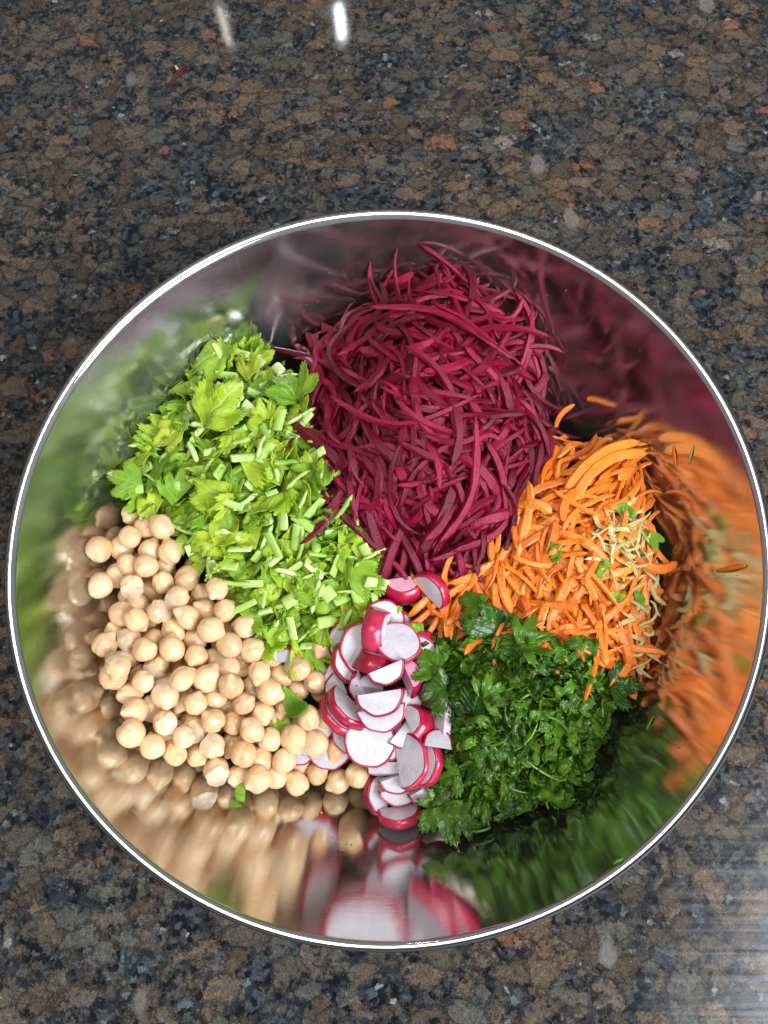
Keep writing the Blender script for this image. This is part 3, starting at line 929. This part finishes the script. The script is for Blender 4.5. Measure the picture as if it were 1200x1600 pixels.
# ------------------------------------------------------------------ leaves
def leaf_geo(kind, seed, size, cuts=1, curl=0.2, fold=0.2, crumple=0.12, thick=0.28):
    r_ = random.Random(seed)
    nt_, nr = (72, 6)
    v, uv = [], []
    lobes = r_.choice([3, 3, 5]) if kind == 'celery' else r_.choice([3, 3, 3, 5])
    span = math.radians(64 if kind == 'celery' else 98)
    depth = 0.30 if kind == 'celery' else 0.46
    teeth = r_.choice([9, 11, 13]); tamp = 0.13 if kind == 'celery' else 0.20
    ph = r_.uniform(-.3, .3)
    o1, o2, o3 = [Vector((r_.uniform(0, 50), r_.uniform(0, 50), r_.uniform(0, 50))) for _ in range(3)]
    cz = r_.uniform(-1, 1) * curl * 1.3; cy = r_.uniform(0.2, 1) * curl
    for i in range(nt_ + 1):
        u = 2 * i / nt_ - 1
        th = u * span
        lo = (0.5 + 0.5 * math.cos(u * math.pi * lobes * 0.98 + ph)) ** 0.6
        r = (1 - 0.30 * u * u) * (1 - depth + depth * lo)
        tp = abs(((u * teeth + 0.5) % 1.0) - 0.5) * 2
        r *= 1 - tamp * (tp ** 2.0 if kind == 'celery' else tp ** 2.2)
        for j in range(nr + 1):
            s = 0.03 + 0.97 * (j / nr)
            x, y = r * s * math.cos(th), r * s * math.sin(th)
            if kind == 'celery': y *= 0.86
            z = fold * abs(y) + cz * x * x - cy * y * y * 0.8
            q = Vector((x * 2.0, y * 2.0, 0))
            z += crumple * (mnoise.noise(q + o1) + 0.5 * mnoise.noise(q * 2.3 + o2)) + 0.05 * math.sin(11 * y + 4 * x + ph * 9) * s * s
            v.append(Vector(((x - 0.45) * size, y * size, z * size)))
            uv.append((x, y))
    faces = []
    w = nr + 1
    for i in range(nt_):
        for j in range(nr):
            faces.append((i * w + j, i * w + j + 1, (i + 1) * w + j + 1, (i + 1) * w + j))
    bm = bmesh.new()
    lay = bm.verts.layers.float_vector.new('uvp')
    bv = []
    for p, t in zip(v, uv):
        q = bm.verts.new(p); q[lay] = (t[0], t[1], 0); bv.append(q)
    for f in faces:
        bm.faces.new([bv[k] for k in f])
    for c in range(cuts):
        a = r_.uniform(0, 6.28)
        off = r_.uniform(0.06, 0.28) * size
        n = Vector((math.cos(a), math.sin(a), 0))
        bmesh.ops.bisect_plane(bm, geom=bm.verts[:] + bm.edges[:] + bm.faces[:], plane_co=n * off, plane_no=n, clear_outer=True)
    bm.verts.ensure_lookup_table(); bm.normal_update()
    top = [q.co.copy() for q in bm.verts]; nor = [q.normal.copy() for q in bm.verts]; tuv = [tuple(q[lay])[:2] for q in bm.verts]
    ids = {q: i for i, q in enumerate(bm.verts)}
    n0 = len(top)
    vv = [tuple(p + n * thick / 2) for p, n in zip(top, nor)] + [tuple(p - n * thick / 2) for p, n in zip(top, nor)]
    ff = [tuple(ids[q] for q in f.verts) for f in bm.faces]
    ff += [tuple(i + n0 for i in f[::-1]) for f in list(ff)]
    for e in bm.edges:
        if len(e.link_faces) == 1:
            lp = e.link_loops[0]
            a, b = ids[lp.vert], ids[lp.link_loop_next.vert]
            ff.append((b, a, a + n0, b + n0))
    bm.free()
    return vv, ff, tuv * 2

def stalk_geo(seed, length, width, thick):
    """short crosswise cut piece of celery rib: a ribbed channel"""
    r_ = random.Random(seed)
    n = 12; v, f = [], []
    arc = r_.uniform(0.8, 1.9)
    R = width / (2 * math.sin(arc / 2))
    sk = r_.uniform(-0.25, 0.25)
    prof = []
    for i in range(n + 1):
        a = arc * (i / n - 0.5)
        prof.append((R * math.sin(a), R * math.cos(a) - R + (0.05 * thick * (i % 2))))
    for i in range(n, -1, -1):
        a = arc * (i / n - 0.5)
        rr = R - thick * (0.55 + 0.45 * math.cos(a / arc * math.pi))
        prof.append((rr * math.sin(a), rr * math.cos(a) - R))
    m = len(prof)
    for k, s in enumerate((-0.5, -0.44, -0.15, 0.15, 0.44, 0.5)):
        sc = 0.94 if k in (0, 5) else 1.0
        for (y, z) in prof:
            v.append(((s + sk * y / max(width, 1) * 0.6) * length, y * sc, z * sc + thick * 0.4))
    for k in range(5):
        for i in range(m):
            f.append((k * m + i, k * m + (i + 1) % m, (k + 1) * m + (i + 1) % m, (k + 1) * m + i))
    f.append(tuple(range(m))[::-1]); f.append(tuple(5 * m + i for i in range(m)))
    return v, f

# celery
random.seed(44)
CL = [leaf_geo('celery', 300 + i, random.uniform(13, 24), cuts=random.choice([1, 1, 2, 2, 3]), curl=random.uniform(.2, .7), fold=random.uniform(-.2, .5), crumple=random.uniform(.12, .34)) for i in range(24)]
CL_G = [build('celery_leaf', g[0], g[1], M['celery_green'], uvs=g[2], link=False) for g in CL]
CL_Y = [build('celery_leaf', g[0], g[1], M['celery_yellow'], uvs=g[2], link=False) for g in CL]
ST = [stalk_geo(400 + i, random.uniform(5, 14), random.uniform(2.8, 7.0), random.uniform(2.0, 3.4)) for i in range(14)]
ST_ME = [build('celery_stalk_piece', g[0], g[1], M['stalk'], link=False) for g in ST]
SP = [strand_geo(random.uniform(11, 22), random.uniform(1.6, 3.4), random.uniform(1.3, 2.4), random.uniform(-.5, .5), random.uniform(-.5, .8), 0.2, taper=0.08, seg=8, twist=random.uniform(-.6, .6)) for _ in range(10)]
SP_ME = [build('celery_sliver', g[0], g[1], M['stalk'], link=False) for g in SP]

def lay(p, az, tilt_sd, nrm=None):
    nrm = nrm or heap_normal(p.x, p.y)
    nn = (nrm + Vector((random.gauss(0, tilt_sd), random.gauss(0, tilt_sd), 0))).normalized()
    d = Vector((math.cos(az), math.sin(az), 0)); d = d - nn * d.dot(nn)
    return Matrix.Translation(p) @ frame(d, nn).to_4x4()

acc = Acc(); core_patch(acc, POLY['celery'], 10)
for x, y in sample(POLY['celery'], 190, 5):
    g = CL[random.randrange(24)]
    acc.add(g[0], g[1], lay(surf(x, y, random.uniform(-9, -4)), random.uniform(0, 6.28), .35), g[2])
o = build('chopped_celery_leaves', acc.v, acc.f, M['celery_green'], uvs=acc.uv)
tag(o, 'mass of chopped green celery leaves underneath the top celery pieces', 'celery', None, 'stuff')
CEG = 'chopped celery heap'
for x, y in sample(POLY['celery'], 190, 8):
    yel = random.random() < (0.6 if y < 720 else 0.38)
    k = random.randrange(24)
    sz = random.uniform(.75, 1.15)
    mw = lay(surf(x, y, random.uniform(-3, 2.5)), random.uniform(0, 6.28), .42) @ Matrix.Scale(sz, 4)
    word = 'small ' if sz < .88 else ('large ' if sz > 1.02 else 'middling ')
    if yel: place('celery_leaf', CL_Y[k], mw, word + 'yellow-green chopped celery leaf in the ' + zone(POLY['celery'], x, y) + ' of the celery heap', 'celery leaf', CEG)
    else: place('celery_leaf', CL_G[k], mw, word + 'bright green celery leaf scrap in the ' + zone(POLY['celery'], x, y) + ' of the celery heap', 'celery leaf', CEG)
for x, y in sample(POLY['celery'], 88, 8):
    mw = lay(surf(x, y, random.uniform(0, 4.5)), random.gauss(0.5, .9), .55) @ Matrix.Rotation(random.gauss(0, .6), 4, 'X')
    place('celery_stalk_piece', ST_ME[random.randrange(14)], mw, 'pale green piece of celery rib in the ' + zone(POLY['celery'], x, y) + ' of the celery heap', 'celery piece', CEG)
for x, y in sample(POLY['celery'], 46, 8):
    mw = lay(surf(x, y, random.uniform(1, 4.5)), random.gauss(0.7, .8), .35)
    place('celery_sliver', SP_ME[random.randrange(10)], mw, 'thin pale sliver of celery in the ' + zone(POLY['celery'], x, y) + ' of the celery heap', 'celery piece', CEG)
def hero_leaf(px, py, lift, size, az, tilt, seed, m, label, cat, cuts=0, nm='celery_leaf', kind='celery', curl=.25, fold=.25, crumple=.12, group=None):
    g = leaf_geo(kind, seed, size, cuts=cuts, curl=curl, fold=fold, crumple=crumple)
    p = surf(px, py, lift)
    nn = Vector((tilt[0], tilt[1], 1)).normalized()
    d = Vector((math.cos(az), math.sin(az), 0)); d = d - nn * d.dot(nn)
    mw = Matrix.Translation(p) @ frame(d, nn).to_4x4()
    return place(nm, build(nm, g[0], g[1], m, uvs=g[2], link=False), mw, label, cat, group)
def hero_stem(px0, px1, l0, l1, w, label, m=None, nm='celery_sliver', cat='celery piece', bend=0.03, arch=0.5, h=None, group=CEG, tw=.2):
    v, f, c = strand_between(px0, px1, l0, l1, bend, arch, w, h or w * .8, seg=12, mid_lift=1.0, twist=tw, section=ROUND)
    return place(nm, build(nm, v, f, m or M['stalk'], link=False), Matrix.Translation(c), label, cat, group)
hero_leaf(345, 636, 8, 30, 0.75, (-.25, -.25), 901, M['celery_yellow'], 'largest yellow-green celery leaf spread on the upper left of the heap', 'celery leaf', 0, curl=.45, fold=.5, crumple=.25, group=CEG)
hero_stem((318, 668), (296, 690), 8, 7, 2.6, 'pale forked stem of the largest celery leaf')
hero_stem((294, 690), (308, 722), 7, 5, 3.0, 'straight pale stem bit pointing down at the heap\'s left side')
hero_leaf(268, 680, 6, 20, 3.6, (-.3, .1), 902, M['celery_yellow'], 'drooping yellow-green celery leaf at the left edge near the steel', 'celery leaf', 0, group=CEG)
hero_leaf(192, 750, 4, 19, 2.8, (.3, -.3), 903, M['celery_green'], 'leftmost green celery leaf lying up against the steel wall', 'celery leaf', 0, group=CEG)
hero_leaf(248, 742, 5, 25, 1.2, (-.5, .2), 904, M['celery_green'], 'upright dark green celery leaf at the left edge of the heap', 'celery leaf', 1, group=CEG)
hero_leaf(278, 765, 4, 21, 1.5, (.5, .0), 905, M['celery_green'], 'folded olive celery leaf beside the upright dark leaf', 'celery leaf', 1, fold=.6, group=CEG)
hero_leaf(240, 790, 3, 18, 1.6, (0, -.4), 906, M['celery_yellow'], 'yellow-green celery leaf just above the topmost chickpeas', 'celery leaf', 1, group=CEG)
hero_leaf(346, 552, 6, 17, 1.7, (-.2, -.5), 907, M['celery_green'], 'dark green celery leaf highest on the steel wall', 'celery leaf', 0, group=CEG)
hero_leaf(398, 555, 5, 20, 1.9, (.2, -.4), 908, M['celery_yellow'], 'pale celery leaf standing against the steel near the beetroot', 'celery leaf', 1, group=CEG)
hero_leaf(475, 600, 3, 20, 1.3, (-.5, 0), 909, M['celery_green'], 'tall green celery leaf leaning on the beetroot heap', 'celery leaf', 0, group=CEG)
hero_leaf(325, 860, 4, 21, 3.9, (0, -.3), 910, M['celery_yellow'], 'bright yellow celery leaf lying beside the chickpeas', 'celery leaf', 1, group=CEG)
hero_leaf(570, 905, 3, 19, -.2, (.1, -.2), 911, M['celery_green'], 'broad green celery leaf at the right tip near the radish', 'celery leaf', 0, group=CEG)
hero_leaf(500, 1022, 2, 17, -.5, (.1, -.2), 912, M['celery_green'], 'green celery leaf under the single chickpea by the radishes', 'celery leaf', 1, group=CEG)
hero_leaf(470, 1105, 3, 17, .75, (-.3, .3), 913, M['celery_green'], 'thin curled green leaf between the chickpeas and the radishes', 'celery leaf', 1, fold=1.1, group=CEG)
hero_leaf(438, 1140, -3, 12, 2.2, (-.1, .1), 914, M['celery_green'], 'small green leaf showing between chickpeas', 'celery leaf', 1, group=CEG)
hero_leaf(378, 1238, 1, 8, .2, (0, -.2), 915, M['celery_green'], 'tiny green leaf scrap under the front row of chickpeas', 'celery leaf', 1)

# ------------------------------------------------------------------ radish slices
def radish_slice(px, py, lift, rad, dir_deg, tilt_deg, tilt_az, label, thick=3.3, taper=0.93, arc_deg=180, stained=False, squash=1.0, full=False):
    """slice with a white body and a red skin band round its arc"""
    root = bpy.data.objects.new('radish_slice', None)
    COL.objects.link(root)
    p = surf(px, py, lift)
    k = Vector((-math.sin(math.radians(tilt_az)), math.cos(math.radians(tilt_az)), 0))
    R = Matrix.Rotation(math.radians(tilt_deg), 4, k) @ Matrix.Rotation(math.radians(dir_deg), 4, 'Z')
    mw = Matrix.Translation(p) @ R
    mw.translation = mw.translation * S
    root.matrix_world = mw
    tag(root, label, 'radish', 'radish slices')
    A = math.radians(arc_deg) / 2
    n = 26
    sk = 0.55
    wob = [1 + 0.018 * math.sin(i * 0.9 + px) + random.uniform(-.006, .006) for i in range(n + 1)]
    chord = rad * math.cos(A) if not full else -rad
    cx = -(rad + chord) / 2          # centre the piece on its own origin
    def ring(rr, z, ext=1.0):
        return [(cx + rr * wob[i] * math.cos(A * (2 * i / n - 1)), rr * wob[i] * squash * math.sin(A * (2 * i / n - 1)), z) for i in range(n + 1)]
    h = thick / 2
    ri = rad - sk
    b = 0.35
    levels = [(ri * taper - b, h), (ri * (taper + (1 - taper) * .1), h - b), (ri, -h + b), (ri - b, -h)]
    v, f = [], []
    for rr, z in levels:
        base = len(v)
        pts = ring(rr, z)
        v += pts
    w = n + 1
    for a in range(3):
        for i in range(n):
            f.append((a * w + i, a * w + i + 1, (a + 1) * w + i + 1, (a + 1) * w + i)[::-1])
        if not full:
            f.append((a * w + n, a * w, (a + 1) * w, (a + 1) * w + n)[::-1])
    # faces as fans with a slightly uneven middle
    for a, flip, z in ((0, False, h), (3, True, -h)):
        mid = len(v)
        xs = sum(v[a * w + i][0] for i in range(w)) / w
        v.append((xs * 0.9, 0, z + (0.15 if not flip else -0.15)))
        for i in range(n):
            t = (mid, a * w + i, a * w + i + 1)
            f.append(t[::-1] if flip else t)
        t = (mid, a * w + n, a * w)
        f.append(t[::-1] if flip else t)
    fl = build('flesh', v, f, M['flesh_pink'] if stained else M['flesh'], parent=root)
    me = fl.data
    me.polygons.foreach_set('use_smooth', [False] * len(me.polygons))
    # skin band, sitting round the arc and just lapping over both faces
    top_in, top_out = ring(ri * taper - 0.15, h - 0.02), ring(rad * taper, h - 0.05)
    bot_out, bot_in = ring(rad, -h + 0.05), ring(ri - 0.15, -h + 0.02)
    m1 = ring(rad * (taper * .5 + .5) * 1.012, 0.0)
    v = top_in + top_out + m1 + bot_out + bot_in
    f = []
    for a in range(5):
        a2 = (a + 1) % 5
        for i in range(n):
            f.append((a * w + i, a * w + i + 1, a2 * w + i + 1, a2 * w + i)[::-1])
    f.append(tuple(a * w for a in range(5))); f.append(tuple(a * w + n for a in range(5))[::-1])
    sk_o = build('red_skin', v, f, M['skin'], parent=root)
    mw = inside_bowl(Matrix.Translation(p) @ R, [verts_of(sk_o.data), verts_of(me)])
    mw.translation = mw.translation * S
    root.matrix_world = mw
    return root
def RX(c): return 420 + c / 3.48
def RY(c): return 880 + c / 3.48
RAD = [
 # crop x, y, lift, radius, dir, tilt, tilt azimuth, label, kwargs
 (610,770,13,11.0,-82,10,-90,'white half-moon radish slice on top of the radish stack, curved side down',{}),
 (622,850,8,10.8,-80,16,-90,'radish slice tucked right under the top white half-moon',dict(taper=1.0)),
 (550,1000,6,12.2,-92,14,-90,'round radish slice with a starry white centre below the half-moons',dict(arc_deg=250)),
 (665,990,1,10.5,-60,12,-60,'purplish radish slice half hidden behind the starry round one',dict(arc_deg=220)),
 (405,545,8,10.6,196,22,-10,'half-moon radish slice, red skin to the left, beside the single chickpea',{}),
 (478,430,6,12.8,150,12,-60,'large half-moon radish slice with frosty white face at upper left',dict(arc_deg=200)),
 (400,400,0,11.5,150,15,-60,'radish slice half hidden behind the large frosty one',dict(arc_deg=200)),
 (578,362,10,11.5,172,72,-8,'radish wedge standing on edge, bright red skin and brown scar showing',dict(thick=8.5,taper=.80)),
 (710,435,8,10.8,-20,12,60,'oval white radish slice with a ragged red right edge',dict(arc_deg=300,squash=.9)),
 (565,545,11,9.6,255,74,75,'radish end piece lying skin up in the middle, shiny red',dict(thick=8.5,taper=.72)),
 (652,612,12,9.2,-68,12,-80,'small white half-moon radish slice just below the shiny red end piece',dict(arc_deg=170)),
 (655,285,1,10.0,40,14,-60,'white radish slice at the top of the stack near the celery',dict(arc_deg=220)),
 (482,690,6,8.0,-150,30,-120,'small radish chunk with jagged red edges under the middle slices',dict(thick=6.5,taper=.8)),
 (545,655,3,7.0,90,30,60,'small white radish chunk behind the jagged one',dict(thick=6)),
 (420,805,5,12.4,-130,52,45,'long radish slice tilted on edge, red skin facing lower left',dict(thick=4.6)),
 (375,850,3,12.2,-130,54,45,'lower of two tilted radish slices next to the chickpeas',dict(thick=4.0)),
 (742,735,1,11.0,80,40,0,'radish slice right of the half-moons with red top corner',dict(thick=5.5,taper=.85)),
 (820,835,5,10.0,30,30,150,'radish wedge with white left face and red right side',dict(thick=8,taper=.7)),
 (790,600,3,9.8,20,30,40,'magenta tinted radish slice next to the coriander',dict(stained=True,taper=.75,thick=6)),
 (840,425,2,9.6,70,25,-100,'white radish slice with red back at the carrot border',dict(taper=.8,thick=6)),
 (740,150,1,11.0,-80,20,90,'pinkish red radish piece stained by the beetroot, topmost',dict(stained=True,thick=6,taper=.75)),
 (895,125,5,10.4,43,55,223,'white radish slice on edge leaning between beetroot and carrot',dict(thick=4.6)),
 (790,1060,5,12.8,10,32,180,'large translucent white radish slice standing beside the coriander',dict(thick=4.6,arc_deg=210)),
 (868,1065,4,12.0,5,42,180,'slim white radish slice behind the large translucent one',dict(thick=4.0,arc_deg=200)),
 (925,950,6,6.5,80,30,90,'small radish bit with a red spot at the coriander edge',dict(thick=5)),
 (640,1122,3,9.0,-90,80,-90,'thin white radish strip with a red left end',dict(thick=5.0,arc_deg=165)),
 (715,1205,4,9.6,-70,20,-80,'half-moon radish slice near the bottom, face up',dict(taper=.86)),
 (725,1262,1,9.8,-72,24,-80,'radish slice under the bottom half-moon, red skin showing',dict(taper=.95)),
 (578,1285,1,10.5,185,34,0,'tall white radish slice reaching the steel at the bottom left of the stack',{}),
 (715,1385,1,10.2,-80,52,95,'lowest radish slice, red crescent of skin against the steel',dict(thick=4.4)),
 (335,1065,-1,11.0,-85,22,-90,'radish slice half hidden under the chickpeas',{}),
 (85,490,1,7.5,95,20,-90,'separate red and white radish slice between chickpeas and celery',dict(taper=.85)),
 (350,640,-1,9.0,200,15,-120,'purplish radish slice under the thin green leaf',{}),
 (360,715,-2,9.5,210,15,-120,'purplish radish slice below the other one by the thin green leaf',{}),
 (395,930,-1,9.5,180,25,-120,'radish slice behind the round starry one, mostly covered',{}),
 (935,850,2,9.5,170,50,180,'narrow radish slice squeezed between wedge and coriander',dict(thick=4)),
 (190,1050,-3,8.0,-60,20,-90,'small radish slice peeking out between front chickpeas',{}),
 (870,1255,0,9.0,-60,25,-60,'white radish slice under the coriander at the bottom right',{}),
 (300,915,-4,8.5,-60,20,-90,'pale radish slice behind the grooved chickpeas',{}),
 (720,545,1,9.5,-60,20,-90,'pale pink radish slice under the oval one',dict(taper=.85)),
 (640,1060,-4,11,-60,15,-90,'radish slice deep under the starry round one',{}),
 (560,820,-3,11,-120,10,-90,'radish slice deep under the half-moons',{}),
 (780,920,-2,11,-40,15,-60,'radish slice deep beside the red sided wedge',{}),
 (640,1180,-5,10,-100,15,-90,'radish slice deep behind the white strip',{}),
 (700,300,-3,10,60,15,-90,'radish slice deep at the top of the stack',{}),
]
random.seed(5)
for cx_, cy_, li, ra, di, ti, ta, lab, kw in RAD:
    radish_slice(RX(cx_), RY(cy_), li, ra, di, ti, ta, lab, **kw)

# ------------------------------------------------------------------ coriander
random.seed(66)
CO = [leaf_geo('coriander', 600 + i, random.uniform(7.5, 14), cuts=random.choice([0, 0, 1, 2]), curl=random.uniform(.2, .9), fold=random.uniform(-.3, .7), crumple=random.uniform(.2, .5), thick=0.22) for i in range(26)]
CO_ME = [build('coriander_leaf', g[0], g[1], M['coriander'], uvs=g[2], link=False) for g in CO]
acc = Acc(); core_patch(acc, POLY['cilantro'], 11)
for x, y in sample(POLY['cilantro'], 170, 5):
    g = CO[random.randrange(26)]
    acc.add(g[0], g[1], lay(surf(x, y, random.uniform(-9, -3)), random.uniform(0, 6.28), .5), g[2])
o = build('chopped_coriander_leaves', acc.v, acc.f, M['coriander'], uvs=acc.uv)
tag(o, 'mass of chopped dark green coriander under the top leaves', 'coriander', None, 'stuff')
COG = 'chopped coriander heap'
for x, y in sample(POLY['cilantro'], 285, 8):
    sz = random.uniform(.7, 1.15)
    mw = lay(surf(x, y, random.uniform(-3, 3.5)), random.uniform(0, 6.28), .6) @ Matrix.Scale(sz, 4)
    word = 'small ' if sz < .84 else ('large ' if sz > 1.0 else 'middling ')
    place('coriander_leaf', CO_ME[random.randrange(26)], mw, word + 'chopped coriander leaf in the ' + zone(POLY['cilantro'], x, y) + ' of the coriander heap', 'coriander leaf', COG)
def cl(px, py, lift, size, az, tilt, seed, label, cuts=0, **kw):
    hero_leaf(px, py, lift, size, az, tilt, seed, M['coriander'], label, 'coriander leaf', cuts, nm='coriander_leaf', kind='coriander', group=COG, **kw)
cl(768, 955, 5, 21, 1.9, (.1, -.25), 951, 'large ribbed coriander leaf lying alone on the carrot', 1, curl=.1, crumple=.1)
cl(735, 935, 4, 15, 2.6, (-.3, 0), 952, 'small folded coriander leaf left of the large ribbed one', 1)
cl(672, 1078, 6, 16, 3.2, (-.1, -.1), 953, 'flat coriander leaf lying on the radishes', 1, curl=.1, crumple=.12)
cl(668, 1030, 5, 15, 2.4, (-.2, .2), 954, 'ragged coriander leaf at the heap\'s left tip above the radishes', 0)
cl(835, 1000, 5, 17, .3, (.1, .35), 955, 'pale topped coriander leaf at the back of the heap by the carrot', 0, curl=.15)
cl(745, 1095, 5, 14, 1.2, (-.2, -.1), 956, 'rounded folded coriander leaf at the heap\'s left flank', 0, curl=.6)
cl(772, 1080, 5, 14, .6, (0, -.1), 957, 'glossy blue-green coriander leaf near the top of the heap', 0, curl=.2)
cl(700, 1285, 3, 17, -1.2, (0, -.2), 958, 'coriander leaf hanging onto the steel at the bottom', 0)
cl(672, 1268, 3, 13, 3.6, (0, -.2), 959, 'small coriander leaf over the lowest radish slices', 0)
cl(690, 1232, 4, 13, 2.9, (-.1, 0), 960, 'coriander leaf above the hanging one, touching a radish', 0)
cl(975, 1072, 3, 15, .1, (.3, 0), 961, 'coriander leaf at the right end below the carrot', 0)
cl(735, 1180, 4, 14, 3.0, (-.2, 0), 962, 'toothed coriander leaf at the left beside the large white radish slice', 0)
cl(700, 1215, 4, 12, 3.4, (-.2, -.1), 963, 'coriander leaf lower on the left flank', 0)
cl(738, 1292, 2, 12, -.4, (0, -.2), 964, 'small coriander sprig leaf on the steel right of the hanging leaf', 0)
for k, (a, b, la, lb, w, bend, lab) in enumerate([
 ((803,1058),(905,1118),6,5,2.6,.03,'thickest light green coriander stem across the top of the heap'),
 ((808,1100),(868,1092),6,6,1.6,.22,'curved coriander stem left of the thickest one'),
 ((790,1102),(800,1140),6,5,1.5,-.12,'short coriander stem bending downward in the middle'),
 ((760,1165),(800,1142),5,5,1.6,-.15,'coriander stem with a leaf tip at left centre'),
 ((855,1120),(890,1150),6,4,1.8,.1,'coriander stem on the right shoulder of the heap'),
 ((818,1185),(880,1222),5,3,1.8,-.05,'coriander stem running down right near the bottom'),
 ((865,1225),(922,1222),3,4,1.6,.12,'coriander stem pointing out over the steel at lower right'),
 ((860,1245),(872,1222),2,4,1.5,.4,'looped thin coriander stem at lower right'),
 ((735,1262),(728,1298),3,2,1.7,.06,'upright coriander stem on the steel at the bottom'),
 ((728,1298),(768,1292),2,2,1.7,-.08,'light coriander stem lying on the steel at the bottom'),
 ((690,1005),(740,1000),4,5,1.8,-.2,'dark curved coriander stem at the back left'),
 ((915,1080),(922,1105),4,3,1.5,.2,'tiny bent coriander stem at the right end'),
 ((840,1130),(800,1175),6,5,1.4,.1,'fine coriander stem in the heap\'s centre'),
 ((770,1210),(830,1240),5,4,1.5,-.1,'fine coriander stem near the bottom centre'),
]):
    hero_stem(a, b, la - 1.5, lb - 1.5, w * (0.95 if k in (0,) else 0.68), lab, m=M['coriander_stem'], nm='coriander_sprig', cat='coriander stem', bend=bend, arch=1.0, group=COG)
for x, y in sample(POLY['cilantro'], 22, 6):
    az = random.uniform(0, 6.28); ln = random.uniform(14, 38)
    hero_stem((x, y), (x + ln * math.cos(az), y + ln * math.sin(az)), random.uniform(-1, 3), random.uniform(-1, 2), random.uniform(.6, 1.1), 'thin coriander stem bit in the ' + zone(POLY['cilantro'], x, y) + ' of the coriander heap',
              m=M['coriander_stem'], nm='coriander_sprig', cat='coriander stem', bend=random.uniform(-.2, .2), arch=.5, group=COG)
# green bits in the carrot
for (x, y, lab) in ((862,865,'tiny green leaf bit in the middle of the carrot'),(975,800,'bright green leaf scrap on the pale shreds at right'),(1018,845,'green leaf scrap at the carrot\'s right edge by the steel'),
                    (960,928,'small green leaf bit right of the long bowed carrot shred'),(995,935,'second small green leaf bit near the carrot\'s right edge'),(648,985,'dark green leaf between the radishes and the carrot'),(940,890,'green bit under the pale shreds')):
    hero_leaf(x, y, 3, random.uniform(7, 11), random.uniform(0, 6.28), (0, 0), int(x), M['celery_green'], lab, 'leaf scrap', 1)

# ------------------------------------------------------------------ scraps on the steel and on the worktop
def wall_scrap(px0, px1, w, m, name, label, cat, group='scraps stuck to the bowl wall'):
    a = on_bowl(px0[0], px0[1], 0.7); b = on_bowl(px1[0], px1[1], 0.7)
    c = (a + b) / 2
    pts = [(a - c) * (1 - s) + (b - c) * s for s in [i / 8 for i in range(9)]]
    nrm = Vector((-c.x, -c.y, 90)).normalized()
    pts = [p + nrm * 0.5 * math.sin(i / 8 * math.pi) for i, p in enumerate(pts)]
    v, f = tube(pts, [w * (0.3 + 0.7 * math.sin(math.pi * (i + .7) / 9.4)) for i in range(9)], [w * .4] * 9, normals=[nrm] * 9)
    place(name, build(name, v, f, m, link=False), Matrix.Translation(c), label, cat, group)
wall_scrap((1052,697),(1056,728),1.9,M['carrot'],'carrot_scrap','short carrot scrap stuck upright to the right steel wall','carrot')
wall_scrap((1084,695),(1076,725),1.2,M['slaw'],'pale_scrap','thin greenish scrap beside the upright carrot scrap on the wall','vegetable shred')
wall_scrap((1120,892),(1166,884),2.8,M['carrot'],'carrot_scrap','orange carrot scrap stuck far out on the right steel wall','carrot')
wall_scrap((1010,1140),(1022,1118),1.5,M['coriander_stem'],'coriander_scrap','green coriander scrap on the steel wall below the carrot','coriander leaf')
wall_scrap((940,1148),(952,1152),2.4,M['coriander_stem'],'coriander_scrap','small green fleck on the steel right of the coriander','coriander leaf')
wall_scrap((500,1268),(503,1272),1.6,M['carrot'],'carrot_scrap','tiny orange crumb on the steel below the front chickpeas','carrot')
wall_scrap((960,1352),(975,1344),1.6,M['coriander_stem'],'coriander_scrap','green fleck on the steel close to the near right rim','coriander leaf')
random.seed(9)
acc = Acc()
for (x, y, sp, n) in ((300,485,22,7),(240,560,60,8),(150,600,30,4),(485,485,20,6),(1000,1130,70,22),(880,1290,60,20),(960,540,60,6),(900,450,60,6),(1100,900,40,6),(560,1340,60,8),(260,1330,50,6),(1030,1230,40,8)):
    for _ in range(n):
        px, py = x + random.gauss(0, sp), y + random.gauss(0, sp)
        c = on_bowl(px, py, 0.25)
        if math.hypot(c.x, c.y) > 155 or c.z < -82: continue
        r = random.uniform(0.15, 0.5)
        bm = bmesh.new(); bmesh.ops.create_icosphere(bm, subdivisions=1, radius=r)
        acc.add([tuple(Vector((q.co.x * random.uniform(.6, 1.6), q.co.y, q.co.z * .7)) + c) for q in bm.verts], [tuple(q.index for q in fc.verts) for fc in bm.faces]); bm.free()
o = build('wall_flecks', acc.v, acc.f, M['coriander'])
tag(o, 'tiny dark herb flecks sprinkled on the steel wall', 'flecks', None, 'stuff')

a = atz(265, 131, COUNTER_Z + 0.9); b = atz(291, 103, COUNTER_Z + 0.9)
c = Vector((a + b) / 2)
pts = [Vector(a) * (1 - s) + Vector(b) * s - c + Vector((0.9 * math.sin(s * 3), 0, 0.8 * math.sin(s * 3.1))) for s in [i / 10 for i in range(11)]]
v, f = tube(pts, [0.8 + 2.2 * (i / 10) for i in range(11)], [1.0] * 11)
place('beetroot_scrap', build('beetroot_scrap', v, f, M['beet'], link=False), Matrix.Translation(c), 'stray beetroot shred lying on the granite behind the bowl', 'beetroot')
p = Vector(atz(275, 105, COUNTER_Z + 0.9))
g = strand_geo(4.6, 2.2, .8, .8, .4, .1, seg=6)
place('carrot_scrap', build('carrot_scrap', g[0], g[1], M['slaw'], link=False), Matrix.Translation(p) @ Matrix.Rotation(2.2, 4, 'Z'), 'pale orange crumb beside the stray beetroot shred on the granite', 'vegetable shred')
